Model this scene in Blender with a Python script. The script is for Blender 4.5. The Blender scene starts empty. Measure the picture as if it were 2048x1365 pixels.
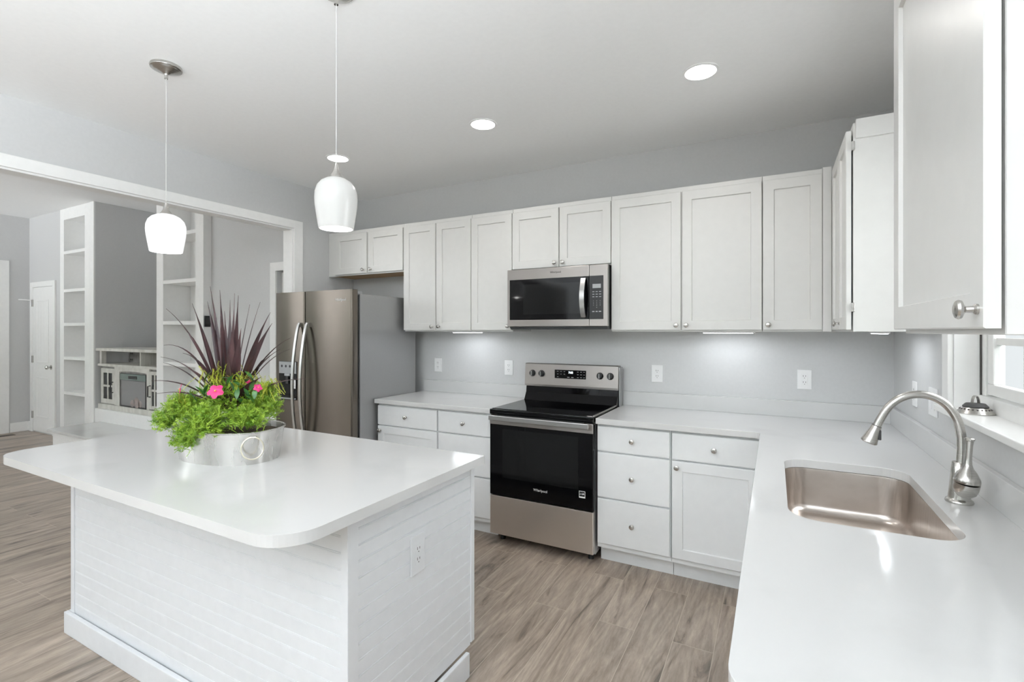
import bpy, bmesh, math, random
from mathutils import Vector, Matrix, noise as mnoise
random.seed(7)
PI = math.pi
C = bpy.context.scene.collection
S = bpy.context.scene

# ------------------------------------------------------------------ camera
CAM_H = 1.455
cam_d = bpy.data.cameras.new('camera')
cam = bpy.data.objects.new('camera', cam_d)
C.objects.link(cam)
cam.location = (0, 0, CAM_H)
cam.rotation_euler = (PI / 2, 0, math.radians(28.15))
cam_d.sensor_fit = 'HORIZONTAL'
cam_d.sensor_width = 36.0
cam_d.lens = 980.0 / 2048 * 36
cam_d.shift_y = -19.8 / 2048
cam_d.clip_start = 0.02
S.camera = cam

# ------------------------------------------------------------------ exposure
S.view_settings.view_transform = 'Standard'
S.view_settings.look = 'None'
S.view_settings.gamma = 1
S.view_settings.use_curve_mapping = False
S.view_settings.exposure = 0.06
S.cycles.use_denoising = True
S.cycles.max_bounces = 10
S.cycles.diffuse_bounces = 7
S.cycles.glossy_bounces = 5
S.cycles.sample_clamp_indirect = 6.0

# ------------------------------------------------------------------ world (overcast sky over trees)
W = bpy.data.worlds.new('world'); S.world = W; W.use_nodes = True
nt = W.node_tree; nt.nodes.clear()
wo = nt.nodes.new('ShaderNodeOutputWorld'); wb = nt.nodes.new('ShaderNodeBackground')
tc = nt.nodes.new('ShaderNodeTexCoord'); sep = nt.nodes.new('ShaderNodeSeparateXYZ')
nt.links.new(tc.outputs['Generated'], sep.inputs[0])
nz = nt.nodes.new('ShaderNodeTexNoise'); nz.inputs['Scale'].default_value = 9; nz.inputs['Detail'].default_value = 5
nt.links.new(tc.outputs['Generated'], nz.inputs['Vector'])
ad = nt.nodes.new('ShaderNodeMath'); ad.operation = 'MULTIPLY_ADD'
nt.links.new(nz.outputs['Fac'], ad.inputs[0]); ad.inputs[1].default_value = -0.9
nt.links.new(sep.outputs['Z'], ad.inputs[2])
rp = nt.nodes.new('ShaderNodeValToRGB')
e = rp.color_ramp.elements
e[0].position = 0.0; e[0].color = (0.33, 0.48, 0.34, 1)
e[1].position = 0.12; e[1].color = (0.88, 0.93, 0.95, 1)
mn = nt.nodes.new('ShaderNodeMath'); mn.operation = 'ADD'
dt_ = nt.nodes.new('ShaderNodeVectorMath'); dt_.operation = 'DOT_PRODUCT'; dt_.inputs[1].default_value = (0.4, 0.4, 0)
nt.links.new(tc.outputs['Generated'], dt_.inputs[0])
mx_ = nt.nodes.new('ShaderNodeMath'); mx_.operation = 'ADD'; mx_.inputs[1].default_value = 0.27
nt.links.new(dt_.outputs['Value'], mx_.inputs[0]); nt.links.new(mx_.outputs[0], mn.inputs[1])
nt.links.new(ad.outputs[0], mn.inputs[0]); nt.links.new(mn.outputs[0], rp.inputs['Fac'])
nt.links.new(rp.outputs['Color'], wb.inputs['Color'])
wb.inputs['Strength'].default_value = 0.9
nt.links.new(wb.outputs[0], wo.inputs['Surface'])

def area_light(name, loc, rot, sx, sy, power, col=(1, 1, 1), spread=180):
    d = bpy.data.lights.new(name, 'AREA'); d.shape = 'RECTANGLE'; d.size = sx; d.size_y = sy
    d.energy = power; d.color = col; d.spread = math.radians(spread)
    o = bpy.data.objects.new(name, d); C.objects.link(o); o.location = loc; o.rotation_euler = rot
    return o
# daylight lamps at the window openings, unseen ones tilted up for ceiling bounce (see the shell below)
area_light('daylight_south_glazing', (-1.8, -4.66, 1.25), (math.radians(155), 0, 0), 2.1, 1.9, 350, (0.89, 0.95, 1.0), 110)
area_light('daylight_family_south', (-7.9, -4.66, 1.4), (math.radians(145), 0, math.radians(24)), 2.4, 2.2, 430, (0.92, 0.965, 1.0), 120)
area_light('fill_east_window', (0.80, -1.2, 1.45), (PI / 2 + 1.0, 0, PI / 2), 1.9, 1.5, 230, (0.89, 0.95, 1.0), 120)  # added fill lamp; its east window is invented and out of view
area_light('daylight_sink_window', (1.00, 2.1, 1.86), (PI / 2 - 0.15, 0, PI / 2), 0.75, 0.70, 16, (0.95, 0.98, 1.0))

# ------------------------------------------------------------------ materials
def mat(name, col, rough=0.5, metal=0.0, spec=0.5, emit=None, estr=0.0, coat=0.0):
    m = bpy.data.materials.new(name); m.use_nodes = True
    b = m.node_tree.nodes['Principled BSDF']
    b.inputs['Base Color'].default_value = (*col, 1); b.inputs['Roughness'].default_value = rough
    b.inputs['Metallic'].default_value = metal; b.inputs['Specular IOR Level'].default_value = spec
    b.inputs['Coat Weight'].default_value = coat
    if emit:
        b.inputs['Emission Color'].default_value = (*emit, 1); b.inputs['Emission Strength'].default_value = estr
    return m
def N(m, t, **kw):
    n = m.node_tree.nodes.new(t)
    for k, v in kw.items():
        if k in n.inputs.keys(): n.inputs[k].default_value = v
        else: setattr(n, k, v)
    return n
def L(m, a, b): m.node_tree.links.new(a, b)
def BS(m): return m.node_tree.nodes['Principled BSDF']
def noise_mat(name, c1, c2, scale, rough=0.5, metal=0, stretch=(1, 1, 1), bump=0.0, rr=None, lo=0.35, hi=0.65, spec=0.5, detail=4):
    m = mat(name, c1, rough, metal, spec)
    t = N(m, 'ShaderNodeTexCoord'); mp = N(m, 'ShaderNodeMapping'); mp.inputs['Scale'].default_value = stretch
    L(m, t.outputs['Object'], mp.inputs[0])
    n = N(m, 'ShaderNodeTexNoise', Scale=scale, Detail=detail); L(m, mp.outputs[0], n.inputs['Vector'])
    r = N(m, 'ShaderNodeValToRGB'); r.color_ramp.elements[0].position = lo; r.color_ramp.elements[1].position = hi
    r.color_ramp.elements[0].color = (*c1, 1); r.color_ramp.elements[1].color = (*c2, 1)
    L(m, n.outputs['Fac'], r.inputs['Fac']); L(m, r.outputs['Color'], BS(m).inputs['Base Color'])
    if rr:
        q = N(m, 'ShaderNodeMapRange'); q.inputs['To Min'].default_value = rr[0]; q.inputs['To Max'].default_value = rr[1]
        L(m, n.outputs['Fac'], q.inputs['Value']); L(m, q.outputs[0], BS(m).inputs['Roughness'])
    if bump:
        b = N(m, 'ShaderNodeBump', Strength=bump, Distance=0.002); L(m, n.outputs['Fac'], b.inputs['Height'])
        L(m, b.outputs[0], BS(m).inputs['Normal'])
    return m
M = {}
M['wall'] = noise_mat('wall_paint_grey', (0.582, 0.584, 0.584), (0.597, 0.599, 0.599), 60, 0.42, bump=0.02)
M['ceiling'] = noise_mat('ceiling_paint', (0.89, 0.895, 0.895), (0.905, 0.91, 0.91), 40, 0.8, bump=0.03)
M['cab'] = noise_mat('cabinet_paint_white', (0.69, 0.686, 0.668), (0.705, 0.701, 0.683), 20, 0.32)
M['cab_lightened'] = noise_mat('base_cabinet_paint', (0.80, 0.81, 0.815), (0.815, 0.825, 0.83), 20, 0.33)  # same white paint as wall cabinets, lightened because less light reaches the bases
M['trim'] = noise_mat('trim_paint_white', (0.84, 0.84, 0.83), (0.86, 0.86, 0.85), 25, 0.3)
M['island'] = noise_mat('island_paint_white', (0.70, 0.715, 0.735), (0.72, 0.735, 0.755), 25, 0.35)
M['quartz'] = noise_mat('quartz_white', (0.58, 0.58, 0.575), (0.615, 0.615, 0.61), 3.2, 0.13, lo=0.3, hi=0.45, detail=9)
def aniso(m, rough, col):
    b = BS(m); t = N(m, 'ShaderNodeTangent'); t.direction_type = 'RADIAL'; t.axis = 'Z'
    L(m, t.outputs[0], b.inputs['Tangent']); b.inputs['Anisotropic'].default_value = 0.75; b.inputs['Anisotropic Rotation'].default_value = 0.25
M['steel'] = mat('brushed_stainless', (0.17, 0.148, 0.127), 0.26, 1); aniso(M['steel'], 0, 0)  # fridge steel, darkened and browned in place of dimmer reflections
M['steel_dim'] = mat('brushed_stainless_darkened', (0.40, 0.375, 0.355), 0.33, 1); aniso(M['steel_dim'], 0, 0)  # same stainless, darkened to offset the bright ceiling it reflects
M['steel_lit'] = mat('brushed_stainless_lightened', (0.72, 0.67, 0.62), 0.33, 1); aniso(M['steel_lit'], 0, 0)  # same stainless, lightened to stand in for light missing on the drawer
M['steelside'] = noise_mat('fridge_side_steel', (0.36, 0.36, 0.36), (0.38, 0.38, 0.38), 260, 0.34, 0.65, bump=0.25)
M['sink'] = noise_mat('sink_steel', (0.55, 0.50, 0.46), (0.63, 0.58, 0.54), 8, 0.3, 1, (1, 30, 1), rr=(0.24, 0.36))
M['nickel'] = noise_mat('brushed_nickel', (0.50, 0.485, 0.46), (0.58, 0.565, 0.54), 40, 0.25, 1, (1, 1, 12), rr=(0.2, 0.3))
M['chrome'] = mat('satin_handle_metal', (0.56, 0.56, 0.55), 0.3, 1)
M['blackglass'] = mat('black_glass', (0.003, 0.003, 0.0035), 0.05, 0, 0.25)
M['blackmatt'] = mat('black_plastic', (0.012, 0.012, 0.013), 0.35)
M['darkwin'] = mat('oven_window_dark', (0.007, 0.0075, 0.0075), 0.08, 0, 0.3)
M['rubber'] = mat('dark_rubber', (0.04, 0.04, 0.04), 0.6)
M['grey'] = mat('grey_plastic', (0.35, 0.36, 0.37), 0.4)
M['print'] = mat('panel_print_grey', (0.45, 0.45, 0.46), 0.5)
M['printw'] = mat('logo_print_silver', (0.75, 0.75, 0.75), 0.35)
M['printd'] = mat('logo_print_dark', (0.05, 0.05, 0.05), 0.35)
M['clock'] = mat('clock_digits_lit', (0.8, 0.9, 1), 0.5, emit=(0.85, 0.95, 1), estr=3)
M['plate'] = mat('outlet_plate_white', (0.86, 0.86, 0.86), 0.3)
M['slot'] = mat('outlet_slot_dark', (0.06, 0.05, 0.05), 0.5)
M['wood'] = noise_mat('raw_plywood', (0.40, 0.25, 0.12), (0.50, 0.33, 0.17), 5, 0.6, stretch=(1, 12, 1))
M['lamp'] = mat('downlight_lens_lit', (1, 1, 1), 0.5, emit=(1, 0.98, 0.95), estr=6)
M['led'] = mat('led_bar_lit', (1, 1, 1), 0.5, emit=(0.93, 0.96, 1), estr=5)
M['shade1'] = mat('opal_glass_lit', (0.6, 0.6, 0.6), 0.25, emit=(0.97, 0.98, 1.0), estr=0.6)
M['shade2'] = mat('opal_glass_lit_dimmer', (0.50, 0.50, 0.49), 0.25, emit=(0.97, 0.97, 0.94), estr=0.14)
M['cord'] = mat('clear_cord', (0.62, 0.62, 0.60), 0.3)
M['galv'] = noise_mat('galvanized_tin', (0.60, 0.59, 0.57), (0.66, 0.65, 0.63), 30, 0.28, 1, (1, 1, 0.15), rr=(0.2, 0.34), bump=0.1)
M['tinwire'] = mat('tin_wire', (0.72, 0.68, 0.56), 0.3, 0.9)
M['soil'] = noise_mat('potting_soil', (0.03, 0.02, 0.012), (0.10, 0.07, 0.04), 90, 0.9, bump=0.6)
M['cordy'] = noise_mat('burgundy_leaf', (0.030, 0.014, 0.017), (0.085, 0.035, 0.038), 26, 0.42, stretch=(1, 1, 0.25))
M['fern'] = noise_mat('lime_foliage', (0.10, 0.25, 0.012), (0.36, 0.52, 0.05), 30, 0.5, lo=0.3, hi=0.62)
M['fern2'] = noise_mat('yellow_green_foliage', (0.34, 0.42, 0.03), (0.62, 0.62, 0.08), 30, 0.5)
M['leafdark'] = noise_mat('dark_green_leaf', (0.02, 0.10, 0.02), (0.06, 0.20, 0.04), 30, 0.35)
M['flower'] = noise_mat('pink_petal', (0.52, 0.015, 0.13), (0.66, 0.04, 0.22), 60, 0.5)
M['pistil'] = mat('orange_flower_centre', (0.8, 0.35, 0.1), 0.5)
M['console'] = noise_mat('whitewashed_grey_wood', (0.50, 0.49, 0.45), (0.62, 0.61, 0.57), 14, 0.5, stretch=(1, 6, 0.4))
M['consoledk'] = noise_mat('grey_wood_interior', (0.22, 0.21, 0.20), (0.30, 0.29, 0.27), 14, 0.6, stretch=(1, 6, 0.4))
M['fireglass'] = mat('fireplace_glass', (0.20, 0.20, 0.20), 0.1)
M['ember'] = noise_mat('ember_bed', (0.22, 0.20, 0.195), (0.30, 0.24, 0.22), 25, 0.7)
M['teal'] = mat('fireplace_control_grey', (0.13, 0.17, 0.155), 0.2)
M['vent'] = mat('floor_register_brown', (0.08, 0.055, 0.04), 0.5)
M['bounce_ground'] = noise_mat('pale_bounce_ground', (0.50, 0.50, 0.48), (0.60, 0.60, 0.58), 2, 0.9)  # ground colour kept pale so it bounces light
def glass_mat():
    m = bpy.data.materials.new('window_glass'); m.use_nodes = True
    b = BS(m); b.inputs['Base Color'].default_value = (1, 1, 1, 1); b.inputs['Roughness'].default_value = 0
    b.inputs['Transmission Weight'].default_value = 1; b.inputs['IOR'].default_value = 1.05
    return m
M['glass'] = glass_mat()

def floor_mat():
    m = mat('vinyl_plank_floor', (0.3, 0.25, 0.2), 0.34)
    t = N(m, 'ShaderNodeTexCoord'); sp = N(m, 'ShaderNodeSeparateXYZ'); L(m, t.outputs['Object'], sp.inputs[0])
    cb = N(m, 'ShaderNodeCombineXYZ')
    off = N(m, 'ShaderNodeMath', operation='ADD'); off.inputs[1].default_value = 20.0
    L(m, sp.outputs['X'], off.inputs[0])
    offy = N(m, 'ShaderNodeMath', operation='ADD'); offy.inputs[1].default_value = 20.35
    L(m, sp.outputs['Y'], offy.inputs[0])
    L(m, offy.outputs[0], cb.inputs['X']); L(m, off.outputs[0], cb.inputs['Y'])
    br = N(m, 'ShaderNodeTexBrick'); L(m, cb.outputs[0], br.inputs['Vector'])
    br.offset = 0.37; br.offset_frequency = 2
    br.inputs['Scale'].default_value = 1; br.inputs['Brick Width'].default_value = 1.22; br.inputs['Row Height'].default_value = 0.178
    br.inputs['Mortar Size'].default_value = 0.0011; br.inputs['Mortar Smooth'].default_value = 0.1; br.inputs['Bias'].default_value = 0
    br.inputs['Color1'].default_value = (0, 0, 0, 1); br.inputs['Color2'].default_value = (1, 1, 1, 1); br.inputs['Mortar'].default_value = (0.5, 0.5, 0.5, 1)
    # grain coordinates: shifted per plank
    mul = N(m, 'ShaderNodeMath', operation='MULTIPLY'); L(m, br.outputs['Color'], mul.inputs[0]); mul.inputs[1].default_value = 37.0
    c2 = N(m, 'ShaderNodeCombineXYZ')
    sy = N(m, 'ShaderNodeMath', operation='MULTIPLY'); sy.inputs[1].default_value = 0.13; L(m, sp.outputs['Y'], sy.inputs[0])
    L(m, sp.outputs['X'], c2.inputs['X']); L(m, sy.outputs[0], c2.inputs['Y']); L(m, mul.outputs[0], c2.inputs['Z'])
    # big soft figure
    n1 = N(m, 'ShaderNodeTexNoise', Scale=8, Detail=6, Roughness=0.62, Distortion=1.9); L(m, c2.outputs[0], n1.inputs['Vector'])
    n2 = N(m, 'ShaderNodeTexNoise', Scale=110, Detail=5, Roughness=0.7); L(m, c2.outputs[0], n2.inputs['Vector'])
    # cathedral rings
    n3 = N(m, 'ShaderNodeTexNoise', Scale=3.4, Detail=2, Distortion=0.8); L(m, c2.outputs[0], n3.inputs['Vector'])
    rg = N(m, 'ShaderNodeMath', operation='MULTIPLY'); rg.inputs[1].default_value = 95; L(m, n3.outputs['Fac'], rg.inputs[0])
    sn = N(m, 'ShaderNodeMath', operation='SINE'); L(m, rg.outputs[0], sn.inputs[0])
    r1 = N(m, 'ShaderNodeValToRGB'); L(m, n1.outputs['Fac'], r1.inputs['Fac'])
    el = r1.color_ramp.elements
    el[0].position = 0.31; el[0].color = (0.085, 0.068, 0.055, 1)
    el[1].position = 0.64; el[1].color = (0.41, 0.338, 0.278, 1)
    k = r1.color_ramp.elements.new(0.43); k.color = (0.285, 0.228, 0.184, 1)
    # tint per plank
    mx = N(m, 'ShaderNodeMix', data_type='RGBA', blend_type='MULTIPLY'); mx.inputs[0].default_value = 1
    r2 = N(m, 'ShaderNodeMapRange'); L(m, br.outputs['Color'], r2.inputs['Value']); r2.inputs['To Min'].default_value = 0.92; r2.inputs['To Max'].default_value = 1.1
    L(m, r1.outputs['Color'], mx.inputs[6]); L(m, r2.outputs[0], mx.inputs[7])
    mx2 = N(m, 'ShaderNodeMix', data_type='RGBA', blend_type='MULTIPLY'); mx2.inputs[0].default_value = 1
    r3 = N(m, 'ShaderNodeMapRange'); L(m, n2.outputs['Fac'], r3.inputs['Value']); r3.inputs['From Min'].default_value = 0.3; r3.inputs['From Max'].default_value = 0.7
    r3.inputs['To Min'].default_value = 0.80; r3.inputs['To Max'].default_value = 1.14
    L(m, mx.outputs[2], mx2.inputs[6]); L(m, r3.outputs[0], mx2.inputs[7])
    mx3 = N(m, 'ShaderNodeMix', data_type='RGBA', blend_type='MULTIPLY'); mx3.inputs[0].default_value = 1
    r4 = N(m, 'ShaderNodeMapRange'); L(m, sn.outputs[0], r4.inputs['Value']); r4.inputs['From Min'].default_value = -1; r4.inputs['To Min'].default_value = 0.86; r4.inputs['To Max'].default_value = 1.05
    L(m, mx2.outputs[2], mx3.inputs[6]); L(m, r4.outputs[0], mx3.inputs[7])
    # pale bevel lines between planks
    mx4 = N(m, 'ShaderNodeMix', data_type='RGBA', blend_type='MIX'); L(m, br.outputs['Fac'], mx4.inputs[0])
    L(m, mx3.outputs[2], mx4.inputs[6]); mx4.inputs[7].default_value = (0.50, 0.42, 0.35, 1)
    L(m, mx4.outputs[2], BS(m).inputs['Base Color'])
    b = N(m, 'ShaderNodeBump', Strength=0.12, Distance=0.002); L(m, n2.outputs['Fac'], b.inputs['Height']); L(m, b.outputs[0], BS(m).inputs['Normal'])
    return m
M['floor'] = floor_mat()

# ------------------------------------------------------------------ mesh helpers
def new(): return bmesh.new()
def box(bm, x0, x1, y0, y1, z0, z1, bev=0.0, seg=2):
    if x0 > x1: x0, x1 = x1, x0
    if y0 > y1: y0, y1 = y1, y0
    if z0 > z1: z0, z1 = z1, z0
    v = [bm.verts.new((x, y, z)) for z in (z0, z1) for x, y in ((x0, y0), (x1, y0), (x1, y1), (x0, y1))]
    f = [bm.faces.new([v[i] for i in q]) for q in ((3, 2, 1, 0), (4, 5, 6, 7), (0, 1, 5, 4), (1, 2, 6, 5), (2, 3, 7, 6), (3, 0, 4, 7))]
    if bev > 0:
        ed = list({e for q in f for e in q.edges})
        bmesh.ops.bevel(bm, geom=ed, offset=bev, segments=seg, affect='EDGES', profile=0.6)
    return bm
def B(x0, x1, y0, y1, z0, z1, bev=0.0, seg=2): return box(new(), x0, x1, y0, y1, z0, z1, bev, seg)
def axes(d):
    d = Vector(d).normalized(); a = Vector((0, 0, 1)) if abs(d.z) < 0.9 else Vector((1, 0, 0))
    u = d.cross(a).normalized(); return u, d.cross(u).normalized(), d
def lathe(bm, c, d, prof, seg=28):
    """prof: list of (t along d, radius)"""
    c = Vector(c); u, w, d = axes(d); rings = []
    for t, r in prof:
        if r < 1e-5: rings.append([bm.verts.new(c + d * t)])
        else: rings.append([bm.verts.new(c + d * t + (u * math.cos(a) + w * math.sin(a)) * r) for a in [2 * PI * i / seg for i in range(seg)]])
    for a, b in zip(rings, rings[1:]):
        for i in range(seg):
            j = (i + 1) % seg
            if len(a) == 1 and len(b) == 1: continue
            if len(a) == 1: bm.faces.new((a[0], b[j], b[i]))
            elif len(b) == 1: bm.faces.new((a[i], a[j], b[0]))
            else: bm.faces.new((a[i], a[j], b[j], b[i]))
    return bm
def tube(bm, pts, rad, seg=16, cap=True, flat=None):
    pts = [Vector(p) for p in pts]; n = len(pts)
    rad = rad if isinstance(rad, (list, tuple)) else [rad] * n
    T = [(pts[min(i + 1, n - 1)] - pts[max(i - 1, 0)]).normalized() for i in range(n)]
    u, w, _ = axes(T[0]); rings = []
    for i in range(n):
        if i:
            q = T[i - 1].rotation_difference(T[i]); u = q @ u; w = q @ w
        rings.append([bm.verts.new(pts[i] + (u * math.cos(a) + w * math.sin(a)) * rad[i]) for a in [2 * PI * k / seg for k in range(seg)]])
    for a, b in zip(rings, rings[1:]):
        for i in range(seg):
            j = (i + 1) % seg; bm.faces.new((a[i], a[j], b[j], b[i]))
    if cap: bm.faces.new(rings[0][::-1]); bm.faces.new(rings[-1])
    return bm
def ribbon(bm, pts, wd, th, side):
    """rectangular bar swept along pts; side = constant width direction; th = thickness"""
    pts = [Vector(p) for p in pts]; side = Vector(side).normalized(); n = len(pts); rings = []
    for i in range(n):
        T = (pts[min(i + 1, n - 1)] - pts[max(i - 1, 0)]).normalized(); nn = T.cross(side).normalized()
        rings.append([bm.verts.new(pts[i] + side * a * wd / 2 + nn * b * th / 2) for a, b in ((-1, -1), (1, -1), (1, 1), (-1, 1))])
    for a, b in zip(rings, rings[1:]):
        for i in range(4):
            j = (i + 1) % 4; bm.faces.new((a[i], a[j], b[j], b[i]))
    bm.faces.new(rings[0][::-1]); bm.faces.new(rings[-1])
    return bm
def catmull(P, k=8):
    P = [Vector(p) for p in P]; Q = [P[0] * 2 - P[1]] + P + [P[-1] * 2 - P[-2]]; out = []
    for i in range(1, len(Q) - 2):
        for s in range(k):
            t = s / k; a, b, c, d = Q[i - 1:i + 3]
            out.append(0.5 * ((2 * b) + (c - a) * t + (2 * a - 5 * b + 4 * c - d) * t * t + (3 * b - a - 3 * c + d) * t ** 3))
    out.append(P[-1]); return out
def rrect(x0, x1, y0, y1, r, n=8):
    rs = r if isinstance(r, (list, tuple)) else [r] * 4
    out = []
    for (cx, cy, a0), q in zip(((x1, y1, 0), (x0, y1, 90), (x0, y0, 180), (x1, y0, 270)), rs):
        sx = -1 if cx == x1 else 1; sy = -1 if cy == y1 else 1
        if q < 1e-5: out.append((cx, cy)); continue
        for k in range(n + 1):
            a = math.radians(a0 + 90 * k / n); out.append((cx + sx * q + q * math.cos(a), cy + sy * q + q * math.sin(a)))
    return out
def prism(bm, outer, z0, z1, holes=()):
    """flat slab in XY with optional holes"""
    tops = []; alle = []
    for loop in [outer] + list(holes):
        vs = [bm.verts.new((x, y, z1)) for x, y in loop]; tops.append(vs)
        alle += [bm.edges.new((vs[i], vs[(i + 1) % len(vs)])) for i in range(len(vs))]
    r = bmesh.ops.triangle_fill(bm, edges=alle, use_beauty=True)
    tf = [g for g in r['geom'] if isinstance(g, bmesh.types.BMFace)]
    for f in tf:
        f.normal_update()
        if f.normal.z < 0: f.normal_flip()
    mp = {}
    for vs in tops:
        for v in vs: mp[v] = bm.verts.new((v.co.x, v.co.y, z0))
    for f in tf: bm.faces.new([mp[v] for v in reversed(f.verts[:])])
    for vs in tops:
        for i in range(len(vs)):
            a, b = vs[i], vs[(i + 1) % len(vs)]
            bm.faces.new((mp[a], mp[b], b, a))
    bmesh.ops.recalc_face_normals(bm, faces=bm.faces[:])
    return bm
class Fr:
    """local frame: u across, w outward, z up"""
    def __init__(s, o, U, Wd): s.o = Vector(o); s.U = Vector(U); s.W = Vector(Wd); s.Z = Vector((0, 0, 1))
    def p(s, u, w, z): return s.o + s.U * u + s.W * w + s.Z * z
    def box(s, bm, u0, u1, w0, w1, z0, z1, bev=0.0, seg=2):
        a = s.p(u0, w0, z0); b = s.p(u1, w1, z1)
        return box(bm, a.x, b.x, a.y, b.y, a.z, b.z, bev, seg)
BACK = Fr((0, 0, 0), (1, 0, 0), (0, -1, 0))      # u = x, w = -y
RIGHT = Fr((0, 0, 0), (0, 1, 0), (-1, 0, 0))     # u = y, w = -x
def shaker(fr, u0, u1, z0, z1, wf, th=0.02, st=0.057, rec=0.009):
    """one-piece framed door with a recessed flat panel; wf = outward position of its face"""
    bm = new()
    def ring(du, w): return [bm.verts.new(fr.p(a, w, b)) for a, b in ((u0 + du, z0 + du), (u1 - du, z0 + du), (u1 - du, z1 - du), (u0 + du, z1 - du))]
    R = [ring(0, wf - th), ring(0, wf - 0.0025), ring(0.0025, wf), ring(st, wf), ring(st + 0.003, wf - rec)]
    for a, b in zip(R, R[1:]):
        for i in range(4):
            j = (i + 1) % 4; bm.faces.new((a[i], a[j], b[j], b[i]))
    bm.faces.new(R[0][::-1]); bm.faces.new(R[-1])
    bmesh.ops.recalc_face_normals(bm, faces=bm.faces[:])
    return bm
KNOB = [(0, 0.0085), (0.003, 0.0085), (0.006, 0.0055), (0.015, 0.005), (0.018, 0.010), (0.020, 0.0145), (0.0235, 0.0155), (0.027, 0.0135), (0.029, 0.008), (0.0295, 0)]

# ------------------------------------------------------------------ object helpers
def obj(name, bm, m, parent=None, smooth=False, ang=35, fix=True):
    if fix: bmesh.ops.recalc_face_normals(bm, faces=bm.faces[:])
    me = bpy.data.meshes.new(name); bm.to_mesh(me); bm.free()
    if isinstance(m, (list, tuple)):
        for q in m: me.materials.append(M[q])
    else: me.materials.append(M[m])
    o = bpy.data.objects.new(name, me); C.objects.link(o)
    if smooth:
        me.polygons.foreach_set('use_smooth', [True] * len(me.polygons))
        me.set_sharp_from_angle(angle=math.radians(ang))
    if parent is not None:
        o.parent = parent
        if parent.type == 'EMPTY': o.matrix_parent_inverse = Matrix.Translation(-Vector(parent.location))
    return o
def thing(name, label, cat, loc=(0, 0, 0), group=None):
    o = bpy.data.objects.new(name, None); C.objects.link(o); o.location = loc; o.empty_display_size = 0.1
    o['label'] = label; o['category'] = cat
    if group: o['group'] = group
    return o
def tag(o, label, cat, group=None):
    o['label'] = label; o['category'] = cat
    if group: o['group'] = group
    return o
def struct(name, bm, m, parent=None, **k):
    o = obj(name, bm, m, parent, **k)
    if parent is None: o['kind'] = 'structure'
    return o
def text(name, body, loc, rot, size, m, parent, ext=0.0004):
    cu = bpy.data.curves.new(name, 'FONT'); cu.body = body; cu.size = size; cu.extrude = ext
    cu.align_x = 'CENTER'; cu.align_y = 'CENTER'; cu.materials.append(M[m])
    t_ = bpy.data.objects.new(name, cu); C.objects.link(t_)
    me = bpy.data.meshes.new_from_object(t_.evaluated_get(bpy.context.evaluated_depsgraph_get())); me.name = name
    bpy.data.objects.remove(t_); o = bpy.data.objects.new(name, me); C.objects.link(o); o.parent = parent
    if parent.type == 'EMPTY': o.matrix_parent_inverse = Matrix.Translation(-Vector(parent.location))
    o.location = loc; o.rotation_euler = rot
    return o

# ================================================================== ROOM SHELL
XL, XR, YB, YS, ZC = -3.707, 0.615, 3.57, -4.5, 2.75       # kitchen
FXL, FY, FZ = -9.64, 3.0, 3.11                             # family room
WT = 0.11
struct('floor', B(FXL - 0.2, XR + 0.15, YS - 0.15, 4.0, -0.08, 0.0), 'floor')
# kitchen ceiling with can holes left out: the cans are surface trims
struct('ceiling', B(XL - WT, XR + 0.15, YS - 0.15, YB + 0.15, ZC, ZC + 0.1), 'ceiling')
struct('ceiling_family', B(FXL - 0.2, XL - WT, YS - 0.15, 4.0, FZ, FZ + 0.1), 'ceiling')
struct('wall_back', B(XL - WT, XR + 0.15, YB, YB + 0.12, 0, ZC), 'wall')
# right wall with the sink window opening
WY0, WY1, WZ0, WZ1 = 1.71, 2.49, 1.155, 2.25
bm = new()
EY0, EY1 = -2.2, -0.2  # opening for the unseen east window, added for its light
for a in ((YS, EY0, 0, ZC), (EY0, EY1, 0, 0.65), (EY0, EY1, 2.45, ZC), (EY1, WY0, 0, ZC), (WY1, YB, 0, ZC), (WY0, WY1, 0, WZ0), (WY0, WY1, WZ1, ZC)):
    box(bm, XR, XR + 0.13, a[0], a[1], a[2], a[3])
bmesh.ops.remove_doubles(bm, verts=bm.verts[:], dist=0.0005)
struct('wall_right', bm, 'wall')
# left wall (between kitchen and family room) with the wide cased opening
OY0, OY1, OZ = -3.0, 2.872, 2.352
bm = new()
box(bm, XL - WT, XL, OY1, YB, 0, ZC); box(bm, XL - WT, XL, OY0, OY1, OZ, ZC); box(bm, XL - WT, XL, YS, OY0, 0, ZC)
box(bm, XL - WT, XL - WT + 0.001, YS, YB, ZC, FZ)
bmesh.ops.remove_doubles(bm, verts=bm.verts[:], dist=0.0005)
struct('wall_left', bm, 'wall')
# south wall: window openings in the kitchen/dining and the family room
bm = new()
def xz(bm, x0, x1, z0, z1, y0=YS - 0.12, y1=YS): box(bm, x0, x1, y0, y1, z0, z1)
KX0, KX1 = -2.9, -0.7
for a in ((XL, KX0, 0, ZC), (KX1, XR + 0.13, 0, ZC), (KX0, KX1, 2.2, ZC), (KX0, KX1, 0, 0.3)): xz(bm, *a)
struct('wall_south', bm, 'wall')
bm = new()
for a in ((FXL, -9.2, 0, FZ), (-6.6, XL, 0, FZ), (-9.2, -6.6, 2.5, FZ), (-9.2, -6.6, 0, 0.3)): xz(bm, *a)
struct('wall_family_south', bm, 'wall')
def window_bars(name, xs, zs, y0, y1):
    bm = new(); x0, x1 = xs[0], xs[-1]
    for x in xs: box(bm, x - 0.035, x + 0.035, y0, y1, zs[0], zs[-1])
    for z in zs: box(bm, x0, x1, y0 + 0.005, y1 - 0.005, z - 0.035, z + 0.035)
    return struct(name, bm, 'trim')
window_bars('window_3', (KX0, -1.8, KX1), (0.3, 2.2), YS - 0.1, YS)
bm = new()
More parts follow.
